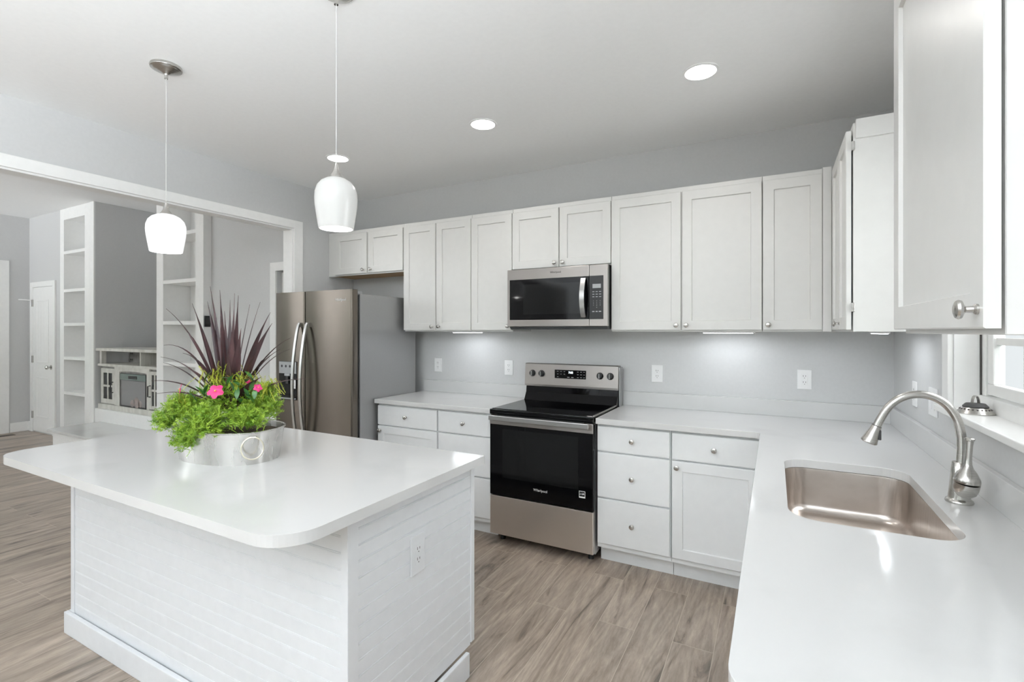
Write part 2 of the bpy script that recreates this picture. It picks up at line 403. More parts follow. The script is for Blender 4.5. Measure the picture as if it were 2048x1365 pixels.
for y in (EY0, (EY0 + EY1) / 2, EY1): box(bm, XR, XR + 0.1, y - 0.035, y + 0.035, 0.65, 2.45)
for z in (0.65, 2.45): box(bm, XR + 0.005, XR + 0.095, EY0, EY1, z - 0.035, z + 0.035)
struct('added_window_5', bm, 'trim')  # bars of the added east window, out of view
window_bars('window_4', (-9.2, -8.4, -7.5, -6.6), (0.3, 2.5), YS - 0.1, YS)
# west wall of the family room (front door at its right end, a window further left)
bm = new()
DY0, DY1 = 1.62, 2.66
def yz(bm, y0, y1, z0, z1): box(bm, FXL - 0.14, FXL, y0, y1, z0, z1)
for a in ((DY1, FY + 0.9, 0, FZ), (DY0, DY1, 2.40, FZ), (-0.9, DY0, 0, FZ), (-2.1, -0.9, 2.45, FZ), (-2.1, -0.9, 0, 0.55), (YS, -2.1, 0, FZ)): yz(bm, *a)
struct('wall_family_west', bm, 'wall')
bm = new()
for y in (-2.1, -0.9): box(bm, FXL - 0.1, FXL, y - 0.04, y + 0.04, 0.55, 2.45)
for z in (0.55, 1.5, 2.45): box(bm, FXL - 0.095, FXL - 0.005, -2.1, -0.9, z - 0.03, z + 0.03)
struct('window_2', bm, 'trim')
# family room north wall: plain wall with a closet door, built-in bookcases and a deep niche
N0, N1 = -7.64, -6.16          # niche
bm = new()
box(bm, FXL, -8.60, FY, FY + 0.1, 0, FZ)
struct('wall_family_north', bm, 'wall')
bm = new(); box(bm, N0 - 0.03, N0, FY + 0.004, FY + 0.8, 0, FZ); struct('wall_niche_left', bm, 'wall')
bm = new(); box(bm, N1, N1 + 0.03, FY + 0.004, FY + 0.8, 0, FZ); struct('wall_niche_right', bm, 'wall')
struct('wall_niche_back', B(N0, N1, FY + 0.75, FY + 0.8, 0, FZ), 'wall')
struct('trim_niche_edge', B(N0 - 0.10, N0, FY - 0.012, FY + 0.004, 0, FZ), 'trim')
GY = FY + 0.07
G0 = -5.25
bm = new()
box(bm, G0, -4.20, GY, GY + 0.1, 0, FZ); box(bm, -4.20, XL - WT, GY, GY + 0.1, 2.03, FZ)
struct('wall_family_north_east', bm, 'wall')
# passage door beside the kitchen wall
bm = new()
box(bm, -4.27, -4.19, GY - 0.018, GY, 0, 2.11); box(bm, -4.19, XL - WT, GY - 0.018, GY, 2.03, 2.11)
struct('trim_passage_door', bm, 'trim')
d = struct('door_3', B(-4.19, XL - WT, GY + 0.05, GY + 0.085, 0, 2.02), 'trim')
# niche base and raised hearth
struct('trim_niche_base', B(N0, N1, FY, FY + 0.75, 0.0, 0.472, 0.004), 'trim')
h = struct('trim_hearth', B(-7.44, -5.35, 2.52, FY - 0.002, 0.0, 0.285), 'trim')
struct('trim_hearth_top', B(-7.485, -5.33, 2.48, FY - 0.002, 0.285, 0.315, 0.004), 'quartz')
# baseboards
struct('baseboard_west', B(FXL, FXL + 0.016, 2.785, FY, 0, 0.135, 0.003), 'trim')
struct('baseboard_north', B(FXL, -9.56, FY - 0.016, FY, 0, 0.135, 0.003), 'trim')
struct('baseboard_north_east', B(G0, -4.27, GY - 0.016, GY, 0, 0.135, 0.003), 'trim')
# cased opening trim (kitchen side) and jamb lining
bm = new()
box(bm, XL, XL + 0.019, OY1, OY1 + 0.088, 0, OZ + 0.07, 0.003)
struct('trim_opening_side', bm, 'trim')
bm = new(); box(bm, XL, XL + 0.0195, OY0 - 0.09, OY1 + 0.088, OZ, OZ + 0.07, 0.003)
struct('trim_opening_head', bm, 'trim')
bm = new(); box(bm, XL - WT - 0.002, XL + 0.002, OY1 - 0.012, OY1, 0, OZ - 0.012); struct('trim_opening_jamb', bm, 'trim')
bm = new(); box(bm, XL - WT - 0.002, XL + 0.002, OY0, OY1, OZ - 0.012, OZ); struct('trim_opening_soffit', bm, 'trim')
# sink window: casing, stool, jamb, sash with grille, glass
w1 = bpy.data.objects.new('window_1', None); C.objects.link(w1); w1['kind'] = 'structure'
bm = new()
box(bm, XR - 0.018, XR, WY1, WY1 + 0.075, WZ0 - 0.01, WZ1 + 0.075, 0.003)
obj('casing', bm, 'trim', w1)
obj('casing', B(XR - 0.018, XR, WY0 - 0.075, WY0, WZ0 - 0.01, WZ1 + 0.075, 0.003), 'trim', w1)
obj('head_casing', B(XR - 0.018, XR, WY0, WY1, WZ1, WZ1 + 0.075, 0.003), 'trim', w1)
obj('stool', B(XR - 0.040, XR + 0.075, WY0 - 0.09, WY1 + 0.09, WZ0 - 0.022, WZ0 + 0.004, 0.006, 3), 'trim', w1)
bm = new()
box(bm, XR, XR + 0.13, WY1 - 0.008, WY1, WZ0, WZ1); obj('jamb', bm, 'trim', w1)
obj('jamb', B(XR, XR + 0.13, WY0, WY0 + 0.008, WZ0, WZ1), 'trim', w1)
obj('apron_step', B(XR + 0.070, XR + 0.13, WY0, WY1, WZ0, WZ0 + 0.058, 0.002), 'trim', w1)
obj('track', B(XR + 0.074, XR + 0.078, WY1 - 0.014, WY1 - 0.006, WZ0 + 0.05, WZ1), 'slot', w1)
obj('frame', B(XR + 0.079, XR + 0.13, WY1 - 0.045, WY1 - 0.014, WZ0 + 0.058, WZ1, 0.003), 'trim', w1)
SX0, SX1 = XR + 0.085, XR + 0.12
bm = new()
box(bm, SX0, SX1, WY0, WY1 - 0.047, WZ0 + 0.064, WZ0 + 0.105, 0.004); obj('sash_rail', bm, 'trim', w1)
obj('sash_rail', B(SX0, SX1, WY0, WY1 - 0.047, WZ1 - 0.06, WZ1, 0.004), 'trim', w1)
obj('sash_stile', B(SX0, SX1, WY1 - 0.10, WY1 - 0.049, WZ0 + 0.105, WZ1 - 0.06, 0.004), 'trim', w1)
obj('sash_stile', B(SX0, SX1, WY0, WY0 + 0.05, WZ0 + 0.105, WZ1 - 0.06, 0.004), 'trim', w1)
bm = new()
for y in (2.02, 2.18): box(bm, SX0 + 0.014, SX1 - 0.014, y - 0.007, y + 0.007, WZ0 + 0.1, WZ1 - 0.06)
obj('grille_bar', bm, 'trim', w1)
obj('grille_bar', B(SX0 + 0.009, SX1 - 0.009, WY0 + 0.05, WY1 - 0.1, 1.405, 1.430), 'trim', w1)
obj('glass_pane', B(SX0 + 0.015, SX0 + 0.019, WY0 + 0.04, WY1 - 0.06, WZ0 + 0.1, WZ1 - 0.05), 'glass', w1)
# outside: unseen ground, made pale to bounce light
struct('ground', B(-22, 4, -16, 16, -0.62, -0.5), 'bounce_ground')

# closet door on the north wall
d1 = bpy.data.objects.new('door_1', None); C.objects.link(d1); d1['kind'] = 'structure'
bm = new(); box(bm, -9.56, -9.47, FY - 0.02, FY, 0, 2.16, 0.003); obj('casing', bm, 'trim', d1)
obj('casing', B(-8.82, -8.745, FY - 0.02, FY, 0, 2.16, 0.003), 'trim', d1)
obj('casing', B(-9.47, -8.82, FY - 0.02, FY, 2.085, 2.16, 0.003), 'trim', d1)
f = Fr((0, 0, 0), (1, 0, 0), (0, -1, 0))
bm = new()
def panel_door():
    bm = new(); u0, u1, z0, z1, w = -9.468, -8.823, 0.02, 2.08, -(FY - 0.012)
    box(bm, u0, u1, FY - 0.012, FY - 0.001, z0, z1)
    return bm
leaf = obj('door_leaf', panel_door(), 'trim', d1)
for (za, zb) in ((0.22, 0.80), (1.00, 1.90)):
    p = shaker(f, -9.35, -8.95, za, zb, -(FY - 0.019), 0.006, 0.022, 0.004); obj('raised_panel', p, 'trim', leaf)
bm = new()
for x in (-9.25, -9.15, -9.05): box(bm, x - 0.004, x + 0.004, FY - 0.0155, FY - 0.0125, 1.06, 1.84)
obj('panel_grooves', bm, 'trim', leaf)
k = new(); lathe(k, (-8.87, FY - 0.013, 0.95), (0, -1, 0), [(0, 0.032), (0.006, 0.032), (0.008, 0.012), (0.03, 0.012), (0.036, 0.026), (0.055, 0.028), (0.064, 0.018), (0.066, 0)])
obj('door_knob', k, 'nickel', leaf, smooth=True)
for z in (0.25, 1.05, 1.86): obj('hinge', B(-9.482, -9.455, FY - 0.028, FY - 0.012, z - 0.05, z + 0.05), 'nickel', d1)
tb = new(); tube(tb, [(-9.47, FY - 0.03, 1.90), (-9.50, FY - 0.11, 1.905), (-9.53, FY - 0.15, 1.905)], 0.008, 8); obj('door_stop', tb, 'plate', d1)
# front door with transom (only its right edge is in the picture)
d2 = bpy.data.objects.new('door_2', None); C.objects.link(d2); d2['kind'] = 'structure'
obj('casing', B(FXL, FXL + 0.02, DY1, DY1 + 0.12, 0, 2.46, 0.003), 'trim', d2)
obj('casing', B(FXL, FXL + 0.02, DY0 - 0.12, DY0, 0, 2.46, 0.003), 'trim', d2)
obj('casing', B(FXL, FXL + 0.02, DY0, DY1, 2.385, 2.46, 0.003), 'trim', d2)
bm = new(); box(bm, FXL - 0.06, FXL + 0.005, DY0, DY1, 2.06, 2.13); obj('transom_bar', bm, 'trim', d2)
bm = new()
for a in ((DY1 - 0.045, DY1, 2.13, 2.40), (DY0, DY0 + 0.045, 2.13, 2.40), (DY0, DY1, 2.355, 2.40)): box(bm, FXL - 0.05, FXL - 0.01, a[0], a[1], a[2], a[3])
obj('transom_frame', bm, 'trim', d2)
bm = new()
for a in ((DY1 - 0.10, DY1, 0.02, 2.06), (DY0, DY0 + 0.10, 0.02, 2.06), (DY0 + 0.1, DY1 - 0.1, 1.90, 2.06), (DY0 + 0.1, DY1 - 0.1, 0.02, 0.75)): box(bm, FXL - 0.05, FXL - 0.005, a[0], a[1], a[2], a[3])
obj('door_leaf', bm, 'trim', d2)
obj('glass_pane', B(FXL - 0.03, FXL - 0.025, DY0 + 0.05, DY1 - 0.05, 0.7, 2.38), 'glass', d2)
obj('threshold', B(FXL - 0.05, FXL + 0.01, DY0, DY1, 0.0, 0.02), 'slot', d2)

# ================================================================== KITCHEN
def outlet(loc_u, z, fr, wf, label, kinds=('duplex',), sc=1.0, m='plate', group=None):
    W1 = 0.078 + 0.045 * (len(kinds) - 1); H1 = 0.122 * sc
    c = fr.p(loc_u, wf, z)
    t = thing('light_switch' if kinds[0] == 'switch' else 'outlet', label, 'switch' if kinds[0] == 'switch' else 'outlet', c, group)
    bm = new(); fr.box(bm, loc_u - W1 / 2, loc_u + W1 / 2, wf, wf + 0.006, z - H1 / 2, z + H1 / 2, 0.002, 2); obj('cover_plate', bm, m, t)
    for i, kd in enumerate(kinds):
        u = loc_u + (i - (len(kinds) - 1) / 2) * 0.046
        if kd == 'duplex':
            bm = new(); fr.box(bm, u - 0.017, u + 0.017, wf + 0.006, wf + 0.0075, z - 0.035, z + 0.035, 0.0007, 1); r = obj('receptacle', bm, m, t)
            bm = new()
            for dz in (-0.019, 0.019):
                for du, hh in ((-0.0065, 0.005), (0.0065, 0.004)): fr.box(bm, u + du - 0.0012, u + du + 0.0012, wf + 0.0075, wf + 0.0079, z + dz + 0.003 - hh, z + dz + 0.003 + hh)
                fr.box(bm, u - 0.002, u + 0.002, wf + 0.0075, wf + 0.0079, z + dz - 0.011, z + dz - 0.0075)
            obj('slots', bm, 'slot', r)
        else:
            bm = new(); fr.box(bm, u - 0.016, u + 0.016, wf + 0.006, wf + 0.009, z - 0.033, z + 0.033, 0.001, 1); obj('rocker', bm, m, t)
    return t
for x, lab in ((-2.66, 'white outlet on the grey wall, nearest the refrigerator'), (-1.938, 'white outlet on the wall just left of the range'),
               (-0.735, 'white outlet on the wall just right of the range'), (0.167, 'white outlet on the back wall near the right-hand corner')):
    outlet(x, 1.152, BACK, -YB, lab)
outlet(3.07, 1.145, RIGHT, -XR, 'white outlet on the side wall nearest the room corner')
outlet(2.755, 1.145, RIGHT, -XR, 'white double switch plate beside the sink window', ('switch', 'switch'))

# ---------------- upper cabinets
ZU0, ZU1 = 1.452, 2.372
UF = -3.24         # w of the door faces on the back wall (y = 3.24)
def upper(fr, u0, u1, z0, z1, wf, wback, doors, label, knobs, gap=0.021, group='white shaker wall cabinets', botm=None):
    """doors: list of (u0,u1); knobs: list of u"""
    c = fr.p((u0 + u1) / 2, wback, z0)
    t = thing('wall_cabinet', label, 'cabinet', c, group)
    bm = new(); fr.box(bm, u0 + 0.0005, u1 - 0.0005, wback + 0.001, wf - gap, z0 + (0.012 if botm else 0), z1, 0.0015, 1); obj('body', bm, 'cab', t)
    if botm:
        bm = new(); fr.box(bm, u0 + 0.02, u1 - 0.001, wback + 0.001, wf - 0.045, z0 + 0.006, z0 + 0.012); obj('underside', bm, botm, t)
        bm = new(); fr.box(bm, u0 + 0.0005, u1 - 0.0005, wf - 0.043, wf - 0.021, z0, z0 + 0.0125); fr.box(bm, u0 + 0.0005, u0 + 0.02, wback + 0.001, wf - 0.043, z0, z0 + 0.0125); obj('light_rail', bm, 'cab', t)
    for i, (a, b) in enumerate(doors):
        dd = obj('door', shaker(fr, a + 0.0022, b - 0.0022, z0 + 0.010, z1 - 0.032, wf), 'cab', t)
        if knobs[i] is not None:
            k = new(); lathe(k, fr.p(knobs[i], wf, z0 + 0.040), fr.W, KNOB, 20); obj('knob', k, 'nickel', dd, smooth=True)
    return t
e = 0.034
upper(BACK, -3.705, -2.783, 1.965, ZU1, UF, -YB, [(-3.60, -3.205), (-3.190, -2.789)], 'short white double-door cabinet above the refrigerator', [-3.240, -3.150], botm='wood')
upper(BACK, -2.782, -2.101, ZU0, ZU1, UF, -YB, [(-2.782, -2.445), (-2.440, -2.101)], 'tall white double-door cabinet right of the refrigerator', [-2.475, -2.405])
upper(BACK, -2.100, -1.735, ZU0, ZU1, UF, -YB, [(-2.100, -1.735)], 'tall white single-door cabinet left of the microwave', [-1.765])
upper(BACK, -1.734, -0.975, 1.905, ZU1, UF, -YB, [(-1.734, -1.356), (-1.352, -0.975)], 'short white double-door cabinet directly above the microwave', [-1.386, -1.322])
upper(BACK, -0.974, -0.062, ZU0, ZU1, UF, -YB, [(-0.974, -0.520), (-0.516, -0.062)], 'tall white double-door cabinet right of the microwave', [-0.548, -0.488])
t = upper(BACK, -0.061, 0.240, ZU0, ZU1, UF, -YB, [(-0.061, 0.240)], 'tall white single-door cabinet next to the corner', [-0.030])
# run on the right wall
XU = -0.280
t = upper(RIGHT, 2.612, YB - 0.001, ZU0, ZU1, XU, -XR, [(2.612, 2.905), (2.909, 3.205)], 'white corner cabinet on the side wall, its end panel facing the camera', [2.86, None], gap=0.0265)
fb = new(); box(fb, 0.240, 0.281, 3.24, 3.2605, ZU0, ZU1); obj('corner_filler', fb, 'cab', t)
cr = new(); box(cr, 0.315, 0.613, 2.598, 2.6125, 2.30, ZU1 + 0.012, 0.002); obj('end_moulding', cr, 'cab', t)
for z in (1.56, 2.27):
    hb = new(); box(hb, 0.300, 0.312, 2.600, 2.618, z - 0.02, z + 0.02, 0.002); obj('hinge', hb, 'nickel', t)
t = upper(RIGHT, 0.998, 1.632, 1.449, ZU1, XU, -XR, [(0.990, 1.630)], 'nearest white cabinet, top right, hanging on the side wall', [1.016], gap=0.0265)

# ---------------- under-cabinet light bars
def led(x0, x1, y0, y1, z, label, power):
    t = thing('under_cabinet_light', label, 'light', ((x0 + x1) / 2, (y0 + y1) / 2, z), 'under-cabinet light bars')
    obj('housing', B(x0, x1, y0, y1, z - 0.008, z, 0.001, 1), 'plate', t)
    obj('diffuser', B(x0 + 0.006, x1 - 0.006, y0 + 0.006, y1 - 0.006, z - 0.0115, z - 0.008), 'led', t)
    a = area_light('under_cabinet_lamp', ((x0 + x1) / 2, (y0 + y1) / 2, z - 0.014), (0, 0, 0), x1 - x0, y1 - y0, power, (0.90, 0.95, 1.0))
    a.parent = t; a.matrix_parent_inverse = Matrix.Translation(-Vector(t.location))
led(-2.37, -2.09, 3.37, 3.41, ZU0, 'lit light bar under the cabinets left of the range', 0.75)
led(-0.41, -0.11, 3.37, 3.41, ZU0, 'lit light bar under the cabinets right of the range', 0.75)
led(0.43, 0.47, 2.80, 3.08, ZU0, 'lit light bar under the corner cabinet on the side wall', 0.7)

# ---------------- base cabinets
YC = 2.925         # countertop front edge
YF = 2.945         # door faces
ZS0, ZS = 0.880, 0.914
def carcass(bm, x0, x1, y0, y1, z0, z1, th=0.016):
    """open-topped box with wall thickness, one connected piece"""
    O = [(x0, y0), (x1, y0), (x1, y1), (x0, y1)]; I = [(x0 + th, y0 + th), (x1 - th, y0 + th), (x1 - th, y1 - th), (x0 + th, y1 - th)]
    a = [bm.verts.new((*p, z0)) for p in O]; b = [bm.verts.new((*p, z1)) for p in O]
    c = [bm.verts.new((*p, z1)) for p in I]; d = [bm.verts.new((*p, z0 + th)) for p in I]
    for p, q in ((a, b), (b, c), (c, d)):
        for i in range(4):
            j = (i + 1) % 4; bm.faces.new((p[i], p[j], q[j], q[i]))
    bm.faces.new(a[::-1]); bm.faces.new(d)
    return bm
def front(t, fr, name, u0, u1, z0, z1, wf, ku, kz, m='cab_lightened', flat=True):
    if flat:
        bm = new(); fr.box(bm, u0, u1, wf - 0.02, wf, z0, z1, 0.002, 1)
    else: bm = shaker(fr, u0, u1, z0, z1, wf)
    dd = obj(name, bm, m, t)
    if ku is not None:
        k = new(); lathe(k, fr.p(ku, wf, kz), fr.W, KNOB, 20); obj('knob', k, 'nickel', dd, smooth=True)
def base(x0, x1, label, kind, knobside='l'):
    t = thing('base_cabinet', label, 'cabinet', ((x0 + x1) / 2, YB, 0), 'grey-white base cabinets')
    bm = new(); carcass(bm, x0 + 0.001, x1 - 0.001, YF + 0.0205, YB - 0.002, 0.105, ZS0 - 0.001); obj('body', bm, 'cab_lightened', t)
    obj('toe_kick', B(x0 + 0.001, x1 - 0.001, 3.035, 3.053, 0, 0.105), 'cab_lightened', t)
    a, b = x0 + 0.006, x1 - 0.006; mid = (a + b) / 2
    front(t, BACK, 'drawer', a, b, 0.712, 0.864, -YF, mid, 0.79)
    if kind == 'drawers':
        front(t, BACK, 'drawer', a, b, 0.425, 0.702, -YF, mid, 0.563)
        front(t, BACK, 'drawer', a, b, 0.138, 0.415, -YF, mid, 0.278)
    else:
        front(t, BACK, 'door', a, b, 0.138, 0.702, -YF, a + 0.028 if knobside == 'l' else b - 0.028, 0.668, flat=False)
    return t
base(-2.798, -2.204, 'base cabinet with one drawer and a door, beside the refrigerator', 'door')
base(-2.203, -1.735, 'three-drawer base cabinet left of the range', 'drawers')
base(-0.978, -0.530, 'three-drawer base cabinet right of the range', 'drawers')
base(-0.529, -0.060, 'base cabinet with one drawer and a door in the corner', 'door')
# cabinets under the sink run (fronts face away from the camera)
def side_base(y0, y1, label):
    t = thing('base_cabinet', label, 'cabinet', (XR, (y0 + y1) / 2, 0), 'grey-white base cabinets')
    bm = new(); carcass(bm, -0.018, XR - 0.002, y0 + 0.001, y1 - 0.001, 0.105, ZS0 - 0.001); obj('body', bm, 'cab_lightened', t)
    obj('toe_kick', B(0.055, 0.073, y0 + 0.001, y1 - 0.001, 0, 0.105), 'cab_lightened', t)
    m_ = (y0 + y1) / 2
    front(t, RIGHT, 'door', y0 + 0.005, m_ - 0.002, 0.138, 0.864, 0.038, m_ - 0.03, 0.8, flat=False)
    front(t, RIGHT, 'door', m_ + 0.002, y1 - 0.005, 0.138, 0.864, 0.038, m_ + 0.03, 0.8, flat=False)
side_base(1.52, 2.52, 'wide base cabinet under the sink, below the countertop')
t = thing('base_cabinet', 'blind corner base cabinet under the inner corner of the countertop', 'cabinet', (XR, 2.73, 0), 'grey-white base cabinets')
obj('body', B(-0.018, XR - 0.002, 2.521, 2.943, 0.105, ZS0 - 0.001), 'cab_lightened', t); obj('toe_kick', B(0.055, 0.073, 2.521, 2.943, 0, 0.105), 'cab_lightened', t)
side_base(0.875, 1.52, 'base cabinet under the near end of the sink countertop')

# ---------------- countertops
def bevel_mod(o, w=0.004):
    md = o.modifiers.new('edge', 'BEVEL'); md.width = w; md.segments = 3; md.limit_method = 'ANGLE'; md.angle_limit = math.radians(50)
ct = thing('countertop', 'white quartz countertop left of the range with its backsplash', 'countertop', (-2.27, YB, ZS0))
bm = new(); prism(bm, [(-2.812, YC), (-1.733, YC), (-1.733, YB - 0.001), (-2.812, YB - 0.001)], ZS0, ZS); o = obj('slab', bm, 'quartz', ct); bevel_mod(o)
obj('backsplash', B(-2.812, -1.733, YB - 0.021, YB - 0.001, ZS, 1.016, 0.002), 'quartz', ct)
ct = thing('countertop', 'white quartz L-shaped countertop holding the sink and faucet', 'countertop', (0.2, YB, ZS0))
SK = (0.037, 0.448, 1.641, 2.400)
outer = [(-0.977, YC), (-0.105, YC)]
for k in range(7):     # inner corner, small fillet
    a = math.radians(90 - 90 * k / 6); outer.append((-0.090 + 0.022 * math.cos(a), YC - 0.022 + 0.022 * math.sin(a)))
outer = [(-0.977, YC), (-0.088, YC), (-0.078, YC - 0.003), (-0.069, YC - 0.010), (-0.066, YC - 0.022)]
CE = 0.800
for k in range(9):
    a = math.radians(180 + 90 * k / 8); outer.append((-0.066 + 0.07 + 0.07 * math.cos(a), CE + 0.07 + 0.07 * math.sin(a)))
outer += [(XR - 0.001, CE), (XR - 0.001, YB - 0.001), (-0.977, YB - 0.001)]
bm = new(); prism(bm, outer, ZS0, ZS, [rrect(SK[0], SK[1], SK[2], SK[3], 0.085, 10)]); o = obj('slab', bm, 'quartz', ct); bevel_mod(o, 0.003)
obj('backsplash', B(-0.977, XR - 0.001, YB - 0.021, YB - 0.001, ZS, 1.016, 0.002), 'quartz', ct)
obj('backsplash', B(XR - 0.021, XR - 0.001, CE, YB - 0.0215, ZS, 1.016, 0.002), 'quartz', ct)

# ---------------- sink
sk = thing('sink', 'undermount stainless steel sink bowl set in the white countertop', 'sink', (0.243, 2.02, 0.7))
def loopz(bm, i, r, z): return [bm.verts.new((x, y, z)) for x, y in rrect(SK[0] + i, SK[1] - i, SK[2] + i, SK[3] - i, r, 10)]
bm = new()
R = [loopz(bm, -0.022, 0.105, ZS0 - 0.0015), loopz(bm, -0.001, 0.086, ZS0 - 0.0015), loopz(bm, 0.0, 0.085, ZS0 - 0.008), loopz(bm, 0.006, 0.082, 0.735)]
for k in range(1, 7):
    a = PI / 2 * k / 6; R.append(loopz(bm, 0.006 + 0.035 * (1 - math.cos(a)), 0.082 - 0.030 * (1 - math.cos(a)), 0.735 - 0.035 * math.sin(a)))
R.append(loopz(bm, 0.10, 0.04, 0.697))
for a, b in zip(R, R[1:]):
    n_ = len(a)
    for i in range(n_): bm.faces.new((a[i], a[(i + 1) % n_], b[(i + 1) % n_], b[i]))
bm.faces.new(R[-1])
o = obj('bowl', bm, 'sink', sk, smooth=True, ang=50, fix=True)
dr = new(); lathe(dr, (0.243, 2.02, 0.6975), (0, 0, 1), [(0, 0.057), (0.003, 0.055), (0.0035, 0.045), (0.001, 0.038), (0.001, 0)], 28); obj('drain', dr, 'nickel', sk, smooth=True)

# ---------------- faucet
FXc, FYc = 0.515, 2.03
fa = thing('faucet', 'brushed nickel gooseneck faucet with pull-down spray head', 'faucet', (FXc, FYc, ZS))
bm = new(); lathe(bm, (FXc, FYc, ZS), (0, 0, 1), [(0, 0.0345), (0.004, 0.0355), (0.009, 0.034), (0.014, 0.028), (0.018, 0.0275), (0.05, 0.0245), (0.09, 0.0215), (0.125, 0.0185), (0.128, 0.0165), (0.1285, 0)], 36)
obj('base_column', bm, 'nickel', fa, smooth=True)
neck = [(0.519, FYc, 1.040), (0.521, FYc, 1.085), (0.519, FYc, 1.130), (0.508, FYc, 1.180), (0.482, FYc, 1.222), (0.445, FYc, 1.245), (0.405, FYc, 1.248), (0.365, FYc, 1.232), (0.334, FYc, 1.200), (0.3145, FYc, 1.162), (0.304, FYc, 1.136)]
neck = catmull(neck, 6); bm = new(); tube(bm, neck, [0.0125] * len(neck), 20); obj('spout', bm, 'nickel', fa, smooth=True)
dv = Vector((-0.36, 0, -0.93)).normalized(); st = Vector((0.304, FYc, 1.137))
bm = new(); lathe(bm, st, dv, [(0, 0.0135), (0.001, 0.0145), (0.012, 0.0155), (0.045, 0.0215), (0.052, 0.0225), (0.056, 0.024), (0.061, 0.024), (0.063, 0.021), (0.061, 0.0)], 28)
sh = obj('spray_head', bm, 'nickel', fa, smooth=True)
bm = new(); lathe(bm, st, dv, [(-0.0008, 0.0), (-0.0008, 0.0140), (0.0006, 0.0149), (0.0012, 0.0)], 28); obj('seam_ring', bm, 'slot', sh)
bc = st + dv * 0.035 + Vector((0.0175, -0.004, 0.004)); bm = new(); box(bm, bc.x - 0.003, bc.x + 0.0065, bc.y - 0.007, bc.y + 0.007, bc.z - 0.018, bc.z + 0.016, 0.003); obj('spray_button', bm, 'rubber', sh)
# side valve with bottle-shaped lever
hc = Vector((0.5165, 1.985, 0)); bm = new()
lathe(bm, (hc.x, hc.y + 0.004, 0.9445), (0.10, -0.14, 1), [(0, 0.0), (0.001, 0.016), (0.012, 0.0265), (0.028, 0.031), (0.045, 0.0315), (0.046, 0)], 30); obj('valve_body', bm, 'nickel', fa, smooth=True)
bm = new(); lathe(bm, (hc.x + 0.0045, hc.y - 0.002, 0.990), (0.04, -0.03, 1), [(0, 0.0), (0.0005, 0.0315), (0.006, 0.0325), (0.013, 0.0315), (0.03, 0.024), (0.045, 0.014), (0.058, 0.0095), (0.08, 0.0083), (0.115, 0.0088), (0.130, 0.0105), (0.132, 0.0125), (0.137, 0.0125), (0.139, 0.010), (0.139, 0)], 30); obj('lever', bm, 'nickel', fa, smooth=True)

# ---------------- basket strainer on the window stool
sb = thing('sink_strainer', 'metal sink strainer standing on the window sill', 'strainer', (0.637, 2.335, WZ0 + 0.0045))
sc_ = (0.637, 2.335, WZ0 + 0.0045)
bm = new(); lathe(bm, sc_, (0, 0, 1), [(0, 0.0), (0.0, 0.053), (0.003, 0.054), (0.006, 0.051), (0.014, 0.045), (0.022, 0.038), (0.022, 0)], 36); obj('basket_rim', bm, 'nickel', sb, smooth=True)
bm = new(); lathe(bm, (sc_[0], sc_[1], WZ0 + 0.0266), (0, 0, 1), [(0, 0), (0, 0.035), (0.004, 0.036), (0.012, 0.029), (0.014, 0.027), (0.014, 0)], 30); obj('rubber_stopper', bm, 'rubber', sb, smooth=True)
bm = new()
for k in range(22):
    a = 2 * PI * k / 22; cx, cy = sc_[0] + 0.0425 * math.cos(a), sc_[1] + 0.0425 * math.sin(a)
    lathe(bm, (cx, cy, WZ0 + 0.021), (math.cos(a), math.sin(a), 1.2), [(0, 0.0), (0, 0.003), (0.0012, 0.003), (0.0012, 0)], 8)
obj('strainer_holes', bm, 'slot', sb)
bm = new(); arch = [(sc_[0] + 0.0105 * math.cos(a), sc_[1] + 0.006 * math.cos(a), WZ0 + 0.040 + 0.028 * math.sin(a) * 1.0) for a in [PI * i / 12 for i in range(13)]]
ribbon(bm, arch, 0.010, 0.0025, (-0.5, 0.87, 0)); obj('pull_loop', bm, 'nickel', sb, smooth=True)

# ---------------- refrigerator
FR = thing('refrigerator', 'stainless side-by-side refrigerator with curved handles and water dispenser', 'refrigerator', (-3.26, 3.1, 0))
fx0, fx1, fy0, fz = -3.704, -2.822, 2.700, 1.775
obj('body', B(fx0 + 0.012, fx1 + 0.001, fy0 + 0.085, 3.45, 0.03, 1.742, 0.006), 'steelside', FR)
obj('gasket', B(fx0 + 0.02, fx1 - 0.012, fy0 + 0.062, fy0 + 0.0855, 0.09, 1.735), 'blackmatt', FR)
def rdoor(x0, x1):
    bm = new(); prism(bm, rrect(x0, x1, fy0, fy0 + 0.062, [0.003, 0.003, 0.012, 0.012], 5), 0.08, fz); return bm
dl = obj('door', rdoor(fx0, -3.349), 'steel', FR, smooth=True)
drr = obj('door', rdoor(-3.343, fx1 + 0.0), 'steel', FR, smooth=True)
obj('hinge_cover', B(fx1 - 0.10, fx1 - 0.02, fy0 + 0.03, fy0 + 0.13, 1.742, 1.765, 0.006), 'grey', FR)
obj('base_grille', B(fx0 + 0.02, fx1 - 0.01, fy0 + 0.03, fy0 + 0.07, 0.02, 0.078), 'blackmatt', FR)
for x in (fx0 + 0.06, fx1 - 0.06): 
    for y in (fy0 + 0.12, 3.38):
        ff = new(); lathe(ff, (x, y, 0), (0, 0, 1), [(0, 0), (0, 0.02), (0.03, 0.02), (0.03, 0)], 12); obj('foot', ff, 'blackmatt', FR)
